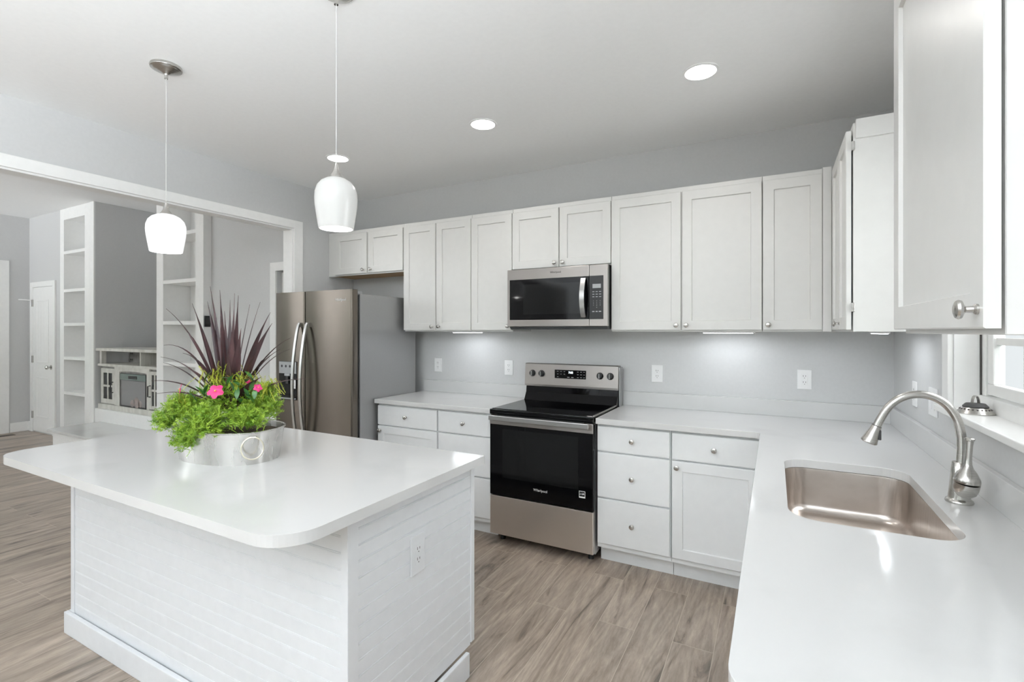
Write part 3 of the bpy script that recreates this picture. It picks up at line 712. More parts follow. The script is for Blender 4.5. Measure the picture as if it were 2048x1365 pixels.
def handle(xc, par):
    P_ = []
    for i in range(25):
        s_ = i / 24; P_.append((xc, fy0 - 0.018 - 0.062 * math.sin(PI * s_) ** 0.8, 0.50 + s_ * 1.01))
    bm = new(); ribbon(bm, P_, 0.024, 0.012, (1, 0, 0)); hh = obj('handle', bm, 'chrome', par, smooth=True, ang=50)
    for z in (0.505, 1.505):
        obj('handle_mount', B(xc - 0.011, xc + 0.011, fy0 - 0.019, fy0 + 0.001, z - 0.018, z + 0.018, 0.002), 'chrome', hh)
handle(-3.392, dl); handle(-3.300, drr)
# dispenser
dp = obj('dispenser_frame', B(-3.655, -3.435, fy0 - 0.004, fy0 - 0.0002, 0.888, 1.205, 0.002), 'blackglass', dl)
obj('control_panel', B(-3.652, -3.438, fy0 - 0.006, fy0 - 0.004, 1.105, 1.202, 0.0008, 1), 'grey', dp)
bm = new()
for i in range(3): lathe(bm, (-3.615 + i * 0.05, fy0 - 0.006, 1.165), (0, -1, 0), [(0, 0), (0, 0.011), (0.0006, 0.011), (0.0006, 0)], 14)
obj('panel_icons', bm, 'blackmatt', dp)
obj('paddle', B(-3.56, -3.53, fy0 - 0.012, fy0 - 0.004, 1.02, 1.085, 0.002), 'blackmatt', dp)
obj('nozzle', B(-3.575, -3.515, fy0 - 0.014, fy0 - 0.004, 1.085, 1.104, 0.002), 'grey', dp)
obj('tray', B(-3.645, -3.445, fy0 - 0.016, fy0 - 0.004, 0.895, 0.905, 0.001), 'grey', dp)
tg = obj('paper_tag', B(-3.462, -3.440, fy0 - 0.010, fy0 - 0.009, 0.985, 1.055), 'plate', dp)
text('brand_logo', 'Whirlpool', (-2.94, fy0 - 0.0006, 1.697), (PI / 2, 0, 0), 0.028, 'printw', drr)

# ---------------- range
RG = thing('range', 'stainless electric range with black glass oven door and cooktop', 'range', (-1.355, 3.2, 0))
rx0, rx1, ry = -1.728, -0.984, 2.905
obj('body', B(rx0 + 0.004, rx1 - 0.004, ry + 0.045, 3.50, 0.055, 0.885), 'steelside', RG)
for x in (rx0 + 0.05, rx1 - 0.05):
    for y in (ry + 0.10, 3.42):
        ff = new(); lathe(ff, (x, y, 0), (0, 0, 1), [(0, 0), (0, 0.018), (0.055, 0.014), (0.055, 0)], 12); obj('foot', ff, 'blackmatt', RG)
ck = obj('cooktop_frame', B(rx0 + 0.001, rx1 - 0.001, ry - 0.004, 3.42, 0.886, 0.921, 0.004), 'blackglass', RG, smooth=True)
obj('cooktop_glass', B(rx0 + 0.012, rx1 - 0.012, ry + 0.012, 3.40, 0.921, 0.9245, 0.001, 1), 'blackglass', ck)
obj('side_trim', B(rx1 - 0.0105, rx1 - 0.001, ry + 0.01, 3.44, 0.9212, 0.929, 0.001), 'steel_dim', ck)
dv_ = obj('oven_door', B(rx0 + 0.002, rx1 - 0.002, ry, ry + 0.043, 0.336, 0.878, 0.004), 'blackglass', RG)
obj('door_top_trim', B(rx0 + 0.002, rx1 - 0.002, ry - 0.004, ry + 0.03, 0.818, 0.879, 0.003), 'steel_dim', dv_)
obj('oven_window', B(rx0 + 0.10, rx1 - 0.10, ry - 0.0012, ry, 0.46, 0.79, 0.0004, 1), 'darkwin', dv_)
bm = new(); box(bm, rx0 + 0.018, rx1 - 0.018, ry - 0.052, ry - 0.036, 0.853, 0.885, 0.003)
hd = obj('handle', bm, 'chrome', dv_)
for x in (rx0 + 0.04, rx1 - 0.04): obj('handle_mount', B(x - 0.014, x + 0.014, ry - 0.037, ry - 0.003, 0.855, 0.876, 0.002), 'chrome', hd)
bm = new()
for i in range(5): box(bm, rx0 + 0.07 + i * 0.13, rx0 + 0.155 + i * 0.13, ry - 0.0048, ry - 0.0038, 0.8795, 0.8855)
obj('vent_slots', B(rx0 + 0.06, rx1 - 0.06, ry - 0.001, ry + 0.02, 0.8792, 0.8858), 'blackmatt', dv_); bm.free()
obj('storage_drawer', B(rx0 + 0.002, rx1 - 0.002, ry, ry + 0.043, 0.068, 0.331, 0.004), 'steel_lit', RG)
# backguard
bg = new()
def wedge(bm, x0, x1, prof):
    a = [bm.verts.new((x0, y, z)) for y, z in prof]; b = [bm.verts.new((x1, y, z)) for y, z in prof]; n_ = len(prof)
    for i in range(n_): bm.faces.new((a[i], a[(i + 1) % n_], b[(i + 1) % n_], b[i]))
    bm.faces.new(a[::-1]); bm.faces.new(b); return bm
wedge(bg, rx0 + 0.014, rx1 + 0.0, [(3.405, 0.925), (3.44, 0.985), (3.448, 1.045), (3.50, 1.045), (3.50, 0.89), (3.42, 0.89)])
obj('backguard_lower', bg, 'blackglass', RG)
bg = new(); wedge(bg, rx0 + 0.002, rx1 + 0.002, [(3.440, 1.030), (3.438, 1.045), (3.452, 1.200), (3.460, 1.205), (3.505, 1.205), (3.505, 1.030)])
cp = obj('control_panel', bg, 'steel_dim', RG)
bd = obj('backguard_side', B(rx1 + 0.0022, rx1 + 0.012, 3.455, 3.53, 0.9145, 1.195, 0.002), 'steelside', RG)
def pan(z): return 3.438 + (z - 1.045) * (0.014 / 0.155)
tl = math.atan2(0.014, 0.155)
dsp = obj('display', B(-1.474, -1.224, pan(1.13) - 0.0035, pan(1.13) + 0.004, 1.097, 1.162, 0.001, 1), 'blackglass', cp)
text('clock_digits', '7:03', (-1.343, pan(1.13) - 0.0037, 1.143), (PI / 2, 0, 0), 0.022, 'clock', dsp)
bm = new(); random.seed(3)
for cx in (-1.448, -1.421, -1.394, -1.287, -1.262, -1.238):
    for cz in (1.150, 1.130, 1.109):
        if cz < 1.12 and cx in (-1.421, -1.394): continue
        box(bm, cx - 0.006, cx + 0.006, pan(1.13) - 0.004, pan(1.13) - 0.0036, cz - 0.0012, cz + 0.0012)
for cx in (-1.362, -1.330): box(bm, cx - 0.009, cx + 0.009, pan(1.13) - 0.004, pan(1.13) - 0.0036, 1.106, 1.110)
obj('button_print', bm, 'print', dsp)
for kx in (-1.660, -1.583, -1.117, -1.040):
    k = new(); c = Vector((kx, pan(1.128), 1.128)); dn = Vector((0, -1, math.tan(tl))).normalized()
    lathe(k, c, dn, [(0, 0.0255), (0.004, 0.0255), (0.006, 0.0215), (0.022, 0.019), (0.024, 0.017), (0.024, 0)], 28); kb = obj('burner_knob', k, 'blackmatt', cp, smooth=True)
    g = new(); box(g, kx - 0.0035, kx + 0.0035, c.y - 0.030, c.y - 0.022, 1.111, 1.147, 0.001, 1); obj('grip', g, 'chrome', kb)
    tk = new()
    for q in range(11):
        a = math.radians(-60 + 300 * q / 10); px, pz = kx + 0.031 * math.cos(a), 1.128 + 0.031 * math.sin(a)
        box(tk, px - 0.0008, px + 0.0008, pan(pz) - 0.0006, pan(pz) + 0.0004, pz - 0.0008, pz + 0.0008)
    obj('dial_marks', tk, 'blackmatt', kb)
text('brand_logo', 'Whirlpool', (-1.345, ry - 0.0006, 0.412), (PI / 2, 0, 0), 0.024, 'printw', dv_)
st_ = obj('energy_sticker', B(-1.078, -1.037, ry - 0.0012, ry - 0.0002, 0.412, 0.455), 'plate', dv_)
obj('sticker_field', B(-1.075, -1.040, ry - 0.0016, ry - 0.0012, 0.421, 0.452), 'blackmatt', st_)
bm = new(); tube(bm, [(-1.073, ry - 0.002, 0.434), (-1.062, ry - 0.002, 0.437), (-1.052, ry - 0.002, 0.434), (-1.043, ry - 0.002, 0.438)], 0.0015, 6); box(bm, -1.054, -1.046, ry - 0.0022, ry - 0.0016, 0.434, 0.442); obj('sticker_mark', bm, 'plate', st_)

# ---------------- microwave
MW = thing('microwave', 'stainless microwave mounted above the range, under the short cabinet', 'microwave', (-1.343, YB, 1.47))
mx0, mx1, my = -1.733, -0.976, 3.165
obj('body', B(mx0 + 0.002, mx1 - 0.002, my + 0.035, YB - 0.001, 1.478, 1.904, 0.003), 'blackmatt', MW)
md = obj('door', B(mx0, -1.1035, my, my + 0.033, 1.487, 1.903, 0.004), 'steel_dim', MW)
obj('door_glass', B(-1.712, -1.128, my - 0.002, my + 0.001, 1.536, 1.828, 0.001, 1), 'blackglass', md)
obj('door_glass', B(-1.128, -1.104, my - 0.0018, my + 0.001, 1.536, 1.828, 0.001, 1), 'blackglass', md)
obj('screen', B(-1.60, -1.17, my - 0.0028, my - 0.002, 1.575, 1.79, 0.0003, 1), 'darkwin', md)
P_ = [(-1.139, my - 0.012 - 0.034 * math.sin(PI * i / 16) ** 0.9, 1.550 + 0.262 * i / 16) for i in range(17)]
bm = new(); ribbon(bm, P_, 0.033, 0.009, (1, 0, 0)); hd = obj('handle', bm, 'chrome', md, smooth=True, ang=50)
for z in (1.556, 1.806): obj('handle_mount', B(-1.150, -1.128, my - 0.012, my - 0.001, z - 0.008, z + 0.008, 0.001), 'chrome', hd)
kp = obj('control_side', B(-1.1015, mx1, my, my + 0.033, 1.487, 1.903, 0.004), 'steel_dim', MW)
kpp = obj('keypad', B(-1.1005, -1.003, my - 0.002, my + 0.001, 1.536, 1.828, 0.001, 1), 'blackmatt', kp)
obj('display', B(-1.078, -1.020, my - 0.0026, my - 0.002, 1.744, 1.772), 'grey', kpp)
bm = new()
for i in range(3):
    for j in range(3): box(bm, -1.072 + i * 0.0235 - 0.007, -1.072 + i * 0.0235 + 0.007, my - 0.0026, my - 0.002, 1.718 - j * 0.017, 1.722 - j * 0.017)
obj('button_print', bm, 'print', kpp)
for n_ in range(12):
    s_ = '123456789*0#'[n_]
    if n_ in (9, 11): continue
    text('key_digit', s_, (-1.072 + (n_ % 3) * 0.0235, my - 0.0023, 1.658 - (n_ // 3) * 0.0145), (PI / 2, 0, 0), 0.010, 'print', kpp, 0.0001)
bm = new()
for x, w_ in ((-1.072, 0.008), (-1.049, 0.007), (-1.026, 0.008)): box(bm, x - w_, x + w_, my - 0.0026, my - 0.002, 1.584, 1.590)
obj('button_print', bm, 'print', kpp)
text('brand_logo', 'Whirlpool', (-1.349, my - 0.0006, 1.868), (PI / 2, 0, 0), 0.020, 'printd', md)
obj('bottom_vent', B(mx0 + 0.02, mx1 - 0.003, my + 0.01, my + 0.10, 1.468, 1.486, 0.003), 'blackmatt', MW)

# ---------------- island
IS = thing('kitchen_island', 'white island with beadboard sides and baseboard under a quartz top', 'island', (-2.07, 1.44, 0))
ix0, ix1, iy0, iy1 = -3.000, -1.148, 1.083, 1.800
def beadface(bm, P0, U, Wd, width, z0, z1, pitch=0.052, th=0.006):
    """panel with horizontal bead grooves; P0 = lower start corner"""
    P0, U, Wd = Vector(P0), Vector(U), Vector(Wd); prof = [(z0, 0)]
    z = z0 + pitch
    while z < z1 - 0.01:
        prof += [(z - 0.004, 0), (z - 0.0025, -0.002), (z - 0.001, 0.0008), (z + 0.001, 0.0008), (z + 0.0025, -0.002), (z + 0.004, 0)]; z += pitch
    prof.append((z1, 0))
    a = [bm.verts.new(P0 + Wd * (th + w_) + Vector((0, 0, zz))) for zz, w_ in prof]
    b = [bm.verts.new(P0 + U * width + Wd * (th + w_) + Vector((0, 0, zz))) for zz, w_ in prof]
    for i in range(len(a) - 1): bm.faces.new((a[i], b[i], b[i + 1], a[i + 1]))
    c = [bm.verts.new(P0 + Vector((0, 0, z0))), bm.verts.new(P0 + U * width + Vector((0, 0, z0))), bm.verts.new(P0 + U * width + Vector((0, 0, z1))), bm.verts.new(P0 + Vector((0, 0, z1)))]
    bm.faces.new((c[3], c[2], c[1], c[0])); bm.faces.new((c[0], c[1], b[0], a[0])); bm.faces.new((a[-1], b[-1], c[2], c[3]))
    bm.faces.new([c[0]] + a + [c[3]]); bm.faces.new([c[1], c[2]] + b[::-1])
    return bm
bm = new(); carcass(bm, ix0 + 0.012, ix1 - 0.012, iy0 + 0.012, iy1 - 0.024, 0.105, ZS0 - 0.001); obj('body', bm, 'island', IS)
bm = new(); beadface(bm, (ix0 + 0.03, iy0 + 0.0115, 0), (1, 0, 0), (0, -1, 0), ix1 - ix0 - 0.06, 0.09, ZS0 - 0.001); obj('beadboard_front', bm, 'island', IS, fix=True)
bm = new(); beadface(bm, (ix1 - 0.0115, iy0 + 0.045, 0), (0, 1, 0), (1, 0, 0), iy1 - 0.026 - iy0 - 0.045, 0.105, ZS0 - 0.001); obj('beadboard_side', bm, 'island', IS, fix=True)
bm = new(); box(bm, ix1 - 0.032, ix1, iy0 - 0.0005, iy0 + 0.045, 0.0, ZS0 - 0.001, 0.0015, 1); obj('corner_post', bm, 'island', IS)
bm = new(); box(bm, ix0, ix0 + 0.030, iy0 - 0.0005, iy0 + 0.045, 0.0, ZS0 - 0.001, 0.0015, 1); obj('corner_post', bm, 'island', IS)
obj('corner_post', B(ix1 - 0.020, ix1, iy1 - 0.026, iy1, 0.115, ZS0 - 0.001, 0.0015, 1), 'island', IS)
obj('left_panel', B(ix0, ix0 + 0.0115, iy0 + 0.045, iy1, 0.0, ZS0 - 0.001), 'island', IS)
bm = new()
def bboard(bm, x0, x1, y0, y1, h=0.102):
    b_ = box(bm, x0, x1, y0, y1, 0.0, h, 0.004, 2)
bboard(bm, ix0 - 0.020, ix1 + 0.020, iy0 - 0.020, iy0 - 0.001); obj('baseboard', bm, 'island', IS)
bm = new(); bboard(bm, ix1 + 0.001, ix1 + 0.020, iy0 - 0.001, 1.733); obj('baseboard', bm, 'island', IS)
bm = new(); bboard(bm, ix0 - 0.020, ix0 - 0.001, iy0 - 0.001, 1.733); obj('baseboard', bm, 'island', IS)
for x0_, x1_ in ((ix0 + 0.02, -2.08), (-2.07, ix1 - 0.022)):
    front(IS, Fr((0, 0, 0), (1, 0, 0), (0, 1, 0)), 'drawer', x0_, x1_, 0.735, 0.866, iy1 + 0.002, (x0_ + x1_) / 2, 0.80, 'island')
    front(IS, Fr((0, 0, 0), (1, 0, 0), (0, 1, 0)), 'door', x0_, x1_, 0.12, 0.725, iy1 + 0.002, x1_ - 0.03, 0.68, 'island', flat=False)
bm = new(); prism(bm, rrect(-3.022, -1.108, 0.828, 1.822, [0.006, 0.006, 0.105, 0.125], 12), ZS0 - 0.0, ZS); o = obj('quartz_top', bm, 'quartz', IS); bevel_mod(o)
outlet(1.418, 0.640, Fr((0, 0, 0), (0, 1, 0), (1, 0, 0)), ix1 - 0.005, 'white outlet on the beadboard end of the island', ('duplex',), 1.15, 'island')

# ---------------- recessed ceiling lights
def can(x, y, label, power=3.0):
    t = thing('recessed_light', label, 'ceiling light', (x, y, ZC), 'recessed ceiling lights')
    bm = new(); lathe(bm, (x, y, ZC), (0, 0, -1), [(0, 0.088), (0.003, 0.087), (0.005, 0.078), (0.0045, 0.074), (0, 0.074)], 40); obj('trim_ring', bm, 'ceiling', t, smooth=True)
    bm = new(); lathe(bm, (x, y, ZC), (0, 0, -1), [(0.0, 0), (0.0, 0.0735), (0.003, 0.0735), (0.003, 0)], 40); obj('lens', bm, 'lamp', t)
    d = bpy.data.lights.new('downlight', 'AREA'); d.shape = 'DISK'; d.size = 0.14; d.energy = power; d.color = (1, 0.97, 0.93); d.spread = math.radians(150)
    o = bpy.data.objects.new('downlight', d); C.objects.link(o); o.location = (x, y, ZC - 0.006)
    o.parent = t; o.matrix_parent_inverse = Matrix.Translation(-Vector(t.location))
can(-0.324, 2.60, 'lit round ceiling downlight, the rightmost and nearest of three')
can(-1.606, 2.617, 'lit round ceiling downlight, the middle one of three')
can(-2.88, 2.62, 'lit round ceiling downlight just above the nearer pendant shade')

# ---------------- pendants
def pendant(x, y, z0, z1, rm, label, sm, power):
    t = thing('pendant_light', label, 'pendant light', (x, y, ZC), 'pendant lights over the island')
    bm = new(); lathe(bm, (x, y, ZC), (0, 0, -1), [(0, 0.066), (0.008, 0.068), (0.014, 0.066), (0.016, 0.060), (0.018, 0.058), (0.022, 0.050), (0.032, 0.022), (0.040, 0.010), (0.046, 0.008), (0.062, 0.008), (0.062, 0)], 40); obj('canopy', bm, 'nickel', t, smooth=True)
    H = z1 - z0
    bm = new(); tube(bm, [(x, y, ZC - 0.06), (x, y, z1 + 0.052)], 0.0014, 8); obj('cord', bm, 'cord', t, smooth=True)
    bm = new(); lathe(bm, (x, y, z1 - 0.006), (0, 0, 1), [(0, 0.0), (0.0, 0.030), (0.006, 0.029), (0.016, 0.021), (0.030, 0.0125), (0.050, 0.0065), (0.062, 0.005), (0.062, 0)], 30); obj('socket_cap', bm, 'nickel', t, smooth=True)
    # open-bottomed bell: outside then inside
    out = [(0.0, 0.028), (0.004, 0.040), (0.014, 0.058), (0.03, 0.072), (0.052, 0.0795), (0.075, 0.081), (0.10, 0.079), (0.135, 0.0735), (0.165, 0.0685), (0.18, 0.0660)]
    out = [(a / 0.18 * H, r / 0.081 * rm) for a, r in out]; inn = [(a + (0.003 if i == 0 else 0), r - 0.003) for i, (a, r) in enumerate(out)][::-1]
    bm = new(); lathe(bm, (x, y, z1), (0, 0, -1), out + inn, 44); obj('glass_shade', bm, sm, t, smooth=True)
    bm = new(); lathe(bm, (x, y, z1 - 0.03), (0, 0, -1), [(0, 0), (0, 0.012), (0.02, 0.014), (0.04, 0.028), (0.07, 0.030), (0.09, 0.022), (0.10, 0)], 20); obj('bulb', bm, 'lamp', t, smooth=True)
    d = bpy.data.lights.new('pendant_bulb', 'POINT'); d.energy = power; d.shadow_soft_size = 0.03; d.color = (1, 0.98, 0.95)
    o = bpy.data.objects.new('pendant_bulb', d); C.objects.link(o); o.location = (x, y, z0 + 0.02); o.parent = t; o.matrix_parent_inverse = Matrix.Translation(-Vector(t.location))
pendant(-2.620, 1.314, 1.842, 2.025, 0.0835, 'brighter glass pendant hanging over the far end of the island', 'shade1', 1.2)
pendant(-1.458, 1.318, 1.841, 2.032, 0.0775, 'nearer white glass pendant, hanging in front of the refrigerator cabinet', 'shade2', 0.8)

# ---------------- planter on the island
PX, PY, PR = -2.070, 1.290, math.radians(10)
def pl(x, y, z=0): return Vector((PX + x * math.cos(PR) - y * math.sin(PR), PY + x * math.sin(PR) + y * math.cos(PR), z))
TH = 0.122
PT = thing('planter', 'oval tin tub of burgundy spiky leaves, lime foliage and pink flowers', 'planter', (PX, PY, ZS))
def sup(a, b, n_=72):
    o_ = []
    for i in range(n_):
        t_ = 2 * PI * i / n_; c_, s_ = math.cos(t_), math.sin(t_)
        o_.append((math.copysign(abs(c_) ** 0.82, c_) * a, math.copysign(abs(s_) ** 0.82, s_) * b))
    return o_
prof = [(0.0, 0.0), (0.0, 0.002), (0.018, 0.128), (0.019, 0.129), (0.024, 0.131), (0.0245, 0.134), (0.021, 0.136), (0.018, 0.133), (0.015, 0.105)]
bm = new(); rings = []
for g_, z in prof:
    rings.append([bm.verts.new(pl(x, y, ZS + z)) for x, y in sup(0.218 + g_, 0.136 + g_)])
for a, b in zip(rings, rings[1:]):
    for i in range(len(a)): bm.faces.new((a[i], a[(i + 1) % len(a)], b[(i + 1) % len(a)], b[i]))
bm.faces.new(rings[0][::-1])
obj('tub', bm, 'galv', PT, smooth=True)
bm = new(); vs = [bm.verts.new(pl(x, y, ZS + 0.110)) for x, y in sup(0.231, 0.149)]; top_ = bm.verts.new(pl(0, 0, ZS + 0.125))
for i in range(len(vs)): bm.faces.new((vs[i], vs[(i + 1) % len(vs)], top_))
obj('soil', bm, 'soil', PT)
for sg in (1, -1):
    ang = math.radians(-42) if sg > 0 else math.radians(180)
    # ring handle hanging on the tub end
    if sg > 0: c_ = pl(0.205, -0.078); nrm = (pl(1, 0) - pl(0, 0)) * 0.70 + (pl(0, -1) - pl(0, 0)) * 0.72
    else: c_ = pl(-0.243, 0.0); nrm = pl(-1, 0) - pl(0, 0)
    nrm = Vector((nrm.x, nrm.y, 0)).normalized(); sd = Vector((0, 0, 1)).cross(nrm).normalized()
    c_ = Vector((c_.x, c_.y, ZS + 0.072)) + nrm * 0.014
    ring = [c_ + sd * 0.040 * math.cos(a) + Vector((0, 0, 1)) * 0.043 * math.sin(a) + nrm * 0.006 * (1 - math.sin(a)) for a in [2 * PI * i / 32 for i in range(33)]]
    bm = new(); tube(bm, ring, 0.0028, 8, cap=False); hd = obj('ring_handle', bm, 'tinwire', PT, smooth=True)
    bm = new(); q = c_ + Vector((0, 0, 0.043)) - nrm * 0.004; tube(bm, [q - sd * 0.012 - nrm * 0.006, q - sd * 0.010 + nrm * 0.004, q + sd * 0.010 + nrm * 0.004, q + sd * 0.012 - nrm * 0.006], 0.003, 8); obj('handle_bracket', bm, 'galv', hd, smooth=True)
# burgundy strap leaves. each: (image-right offset, height above root, depth towards camera, width, droop)
RGT = Vector((math.cos(math.radians(28.15)), math.sin(math.radians(28.15)), 0)); FWD = Vector((-math.sin(math.radians(28.15)), math.cos(math.radians(28.15)), 0))
root = pl(-0.005, 0.0, ZS + 0.30)
DC = 2.114; SL = 0.5755    # distance of the tub from the camera and the slant of the line of sight there 
LV = [(-.272, .325, .06, .010, .10), (-.282, .185, -.02, .011, .16), (-.284, .130, -.10, .017, .06), (-.296, .112, .08, .007, .08), (-.200, .135, .05, .013, .10), (-.175, .098, -.08, .013, .06),
      (-.335, .038, -.05, .013, .06), (-.312, .000, -.12, .009, .05), (-.160, .368, -.03, .022, .03), (-.094, .352, .08, .018, .02), (-.082, .412, .10, .012, .03), (-.040, .414, .02, .015, .02),
      (-.038, .338, -.03, .024, .00), (.004, .365, .05, .017, .0), (.024, .385, .09, .016, .0), (.040, .398, -.01, .020, .01), (.052, .270, -.07, .026, .0), (-.003, .175, -.13, .029, .0),
      (.135, .345, .10, .008, .05), (.178, .315, .03, .016, .05), (.186, .280, -.02, .022, .04), (.122, .168, -.05, .016, .03), (.268, .198, .07, .009, .09), (.220, .158, .02, .013, .07),
      (.262, .138, .12, .008, .08), (.330, .048, -.06, .010, .05), (.140, .072, -.12, .026, .02), (.016, .30, -.06, .022, .0), (-.115, .25, -.06, .02, .03), (.09, .33, .12, .014, .02), (-.02, .30, .13, .02, .0)]
for i, (dx, dz, dd, wd, dp_) in enumerate(LV):
    dx = dx * (DC + dd) / DC - SL * dd; dz = dz * (DC + dd) / DC + 0.115 * dd
    tip = root + RGT * dx + Vector((0, 0, dz)) + FWD * dd
    hz = RGT * dx + FWD * dd; hl = max(hz.length, 1e-4)
    r0 = root + hz * (0.05 / max(hl, 0.05)) * 0.4 + Vector((0, 0, -0.10))
    n_ = 14; mid = (r0 + tip) / 2 + Vector((0, 0, dp_ * 0.9 + hl * 0.08)) - hz * 0.04
    pts = [r0 * (1 - s) ** 2 + mid * 2 * s * (1 - s) + tip * s * s for s in [k / n_ for k in range(n_ + 1)]]
    view = (Vector((0, 0, CAM_H)) - (r0 + tip) / 2).normalized()
    bm = new(); rows = []
    tw = random.uniform(-0.5, 0.5)
    for k, p in enumerate(pts):
        s = k / n_; T = (pts[min(k + 1, n_)] - pts[max(k - 1, 0)]).normalized()
        up = Vector((0, 0, 1)) if abs(T.z) < 0.8 else hz.normalized() if hl > 0.02 else FWD
        sd = T.cross(up).normalized(); nn = sd.cross(T).normalized()
        a = tw + (0.5 if abs(T.z) > 0.8 else 0)
        sd2 = sd * math.cos(a) + nn * math.sin(a); nn2 = nn * math.cos(a) - sd * math.sin(a)
        w_ = wd * (0.55 + 1.0 * math.sin(PI * min(1, s * 1.05 + 0.12)) ** 0.8) * (1 - s ** 5) * 0.50
        if k == n_: w_ = 0.0006
        rows.append([bm.verts.new(p - sd2 * w_), bm.verts.new(p - nn2 * w_ * 0.35), bm.verts.new(p + sd2 * w_), bm.verts.new(p - nn2 * (w_ * 0.35 + 0.0012))])
    for a, b in zip(rows, rows[1:]):
        for x_, y_ in ((0, 1), (1, 2), (2, 3), (3, 0)): bm.faces.new((a[x_], a[y_], b[y_], b[x_]))
    bm.faces.new(rows[0]); bm.faces.new(rows[-1][::-1])
    obj('strap_leaf', bm, 'cordy', PT, smooth=True, ang=60)
# feathery foliage: sprigs with whorls of fine needles
def sprig(bm, pts, nl, n_wh):
    n_ = len(pts)
    for k in range(n_wh):
        s = 0.25 + 0.75 * k / (n_wh - 1); f_ = s * (n_ - 1); i0 = min(int(f_), n_ - 2); p = pts[i0].lerp(pts[i0 + 1], f_ - i0)
        T = (pts[i0 + 1] - pts[i0]).normalized(); u, w, _ = axes(T)
        for q in range(3):
            a = random.uniform(0, 2 * PI); dr_ = (u * math.cos(a) + w * math.sin(a)) * 0.85 + T * random.uniform(0.4, 0.9); dr_.normalize()
            ln = nl * random.uniform(0.7, 1.2) * (1.1 - 0.4 * s); sdv = dr_.cross(T).normalized() * 0.0009
            v = [bm.verts.new(p - sdv), bm.verts.new(p + sdv), bm.verts.new(p + dr_ * ln * 0.6 + sdv * 0.9), bm.verts.new(p + dr_ * ln), bm.verts.new(p + dr_ * ln * 0.6 - sdv * 0.9)]
            bm.faces.new(v)
def foliage(name, m, ends, nl, n_wh):
    bm = new()
    for r0, tip, sag in ends:
        mid = (r0 + tip) / 2 + Vector((0, 0, sag)) + Vector([random.uniform(-0.01, 0.01) for _ in range(3)])
        pts = [r0 * (1 - s) ** 2 + mid * 2 * s * (1 - s) + tip * s * s for s in [k / 7 for k in range(8)]]
        tube(bm, pts, [0.0011 * (1.2 - k / 7) for k in range(8)], 4, cap=False)
        sprig(bm, pts, nl, n_wh)
    return obj(name, bm, m, PT, fix=False)
def rnd_root():
    a = random.uniform(0, 2 * PI); r = random.uniform(0, 0.8) ** 0.7; return pl(0.18 * r * math.cos(a), 0.11 * r * math.sin(a), ZS + 0.105)
random.seed(11)
LOBES = [((0.01, 0.0, 0.240), (0.15, 0.11, 0.120), 460), ((-0.172, -0.03, 0.200), (0.11, 0.10, 0.090), 340), ((-0.020, -0.15, 0.160), (0.105, 0.06, 0.100), 300),
         ((0.125, -0.115, 0.180), (0.10, 0.05, 0.060), 260), ((0.150, -0.01, 0.215), (0.075, 0.11, 0.115), 320), ((-0.240, -0.06, 0.160), (0.060, 0.05, 0.060), 110), ((-0.10, -0.13, 0.10), (0.075, 0.04, 0.075), 150)]
for (lc, dc, zc), (ra, rb, rc), cnt in LOBES:
    ends = []
    for _ in range(cnt):
        d_ = Vector((random.gauss(0, 1), random.gauss(0, 1), random.gauss(0, 1))); d_.normalize()
        if d_.z < -0.45: d_.z *= -1
        k_ = random.uniform(0.6, 1.04); q = Vector((PX, PY, ZS)) + RGT * (lc + ra * d_.x * k_) + FWD * (dc + rb * d_.y * k_) + Vector((0, 0, zc + rc * d_.z * k_))
        o_ = RGT * d_.x + FWD * d_.y + Vector((0, 0, d_.z * 0.7 + 0.25)); o_ = (o_ + Vector([random.gauss(0, 0.35) for _ in range(3)])).normalized()
        ends.append((q - o_ * random.uniform(0.045, 0.075), q, 0.006))
    foliage('feathery_foliage', 'fern', ends, 0.0135, 10)
ends = []
for cx_, cz_, n_, s_ in ((-0.06, 0.365, 60, 0.05), (0.05, 0.35, 60, 0.035), (0.05, 0.200, 22, 0.04), (-0.19, 0.26, 45, 0.03), (0.16, 0.325, 40, 0.035)):
    for _ in range(n_):
        q = Vector((PX, PY, 0)) + RGT * (cx_ + (0.07 if cz_ < 0.2 else 0.02) + random.gauss(0, s_ * 0.6)) + FWD * (random.uniform(-0.17, -0.12) if cz_ < 0.2 else random.uniform(-0.08, 0.03)); q.z = ZS + cz_ - 0.005 + random.gauss(0, s_ * 0.45)
        rt = q - Vector((random.gauss(0, 0.02), random.gauss(0, 0.02), 0.05)); ends.append((rt, q, 0.004))
foliage('yellow_foliage', 'fern2', ends, 0.009, 10)
# broad dark leaves and pink flowers
bm = new()
def leaf(bm, b, d, ln, wd):
    d = Vector(d).normalized(); sd = d.cross(Vector((0, 0, 1))).normalized(); up = sd.cross(d); rows = []
    for k in range(7):
        s = k / 6; w_ = wd * math.sin(PI * min(0.98, s * 0.9 + 0.08)); c_ = b + d * ln * s + up * (0.25 * ln * s * (1 - s))
        rows.append([bm.verts.new(c_ - sd * w_ + up * 0.2 * w_), bm.verts.new(c_), bm.verts.new(c_ + sd * w_ + up * 0.2 * w_)])
    for a, c_ in zip(rows, rows[1:]):
        for j in (0, 1): bm.faces.new((a[j], a[j + 1], c_[j + 1], c_[j]))
for _ in range(34):
    lat = random.uniform(0.05, 0.17) if _ < 28 else random.uniform(-0.08, -0.03); b = Vector((PX, PY, 0)) + RGT * lat + FWD * random.uniform(-0.13, -0.03); b.z = ZS + random.uniform(0.25, 0.345)
    leaf(bm, b, (random.uniform(-1, 1), random.uniform(-1, 0.3), random.uniform(0.0, 0.9)), random.uniform(0.04, 0.06), 0.010)
obj('broad_leaves', bm, 'leafdark', PT, smooth=True, fix=False)
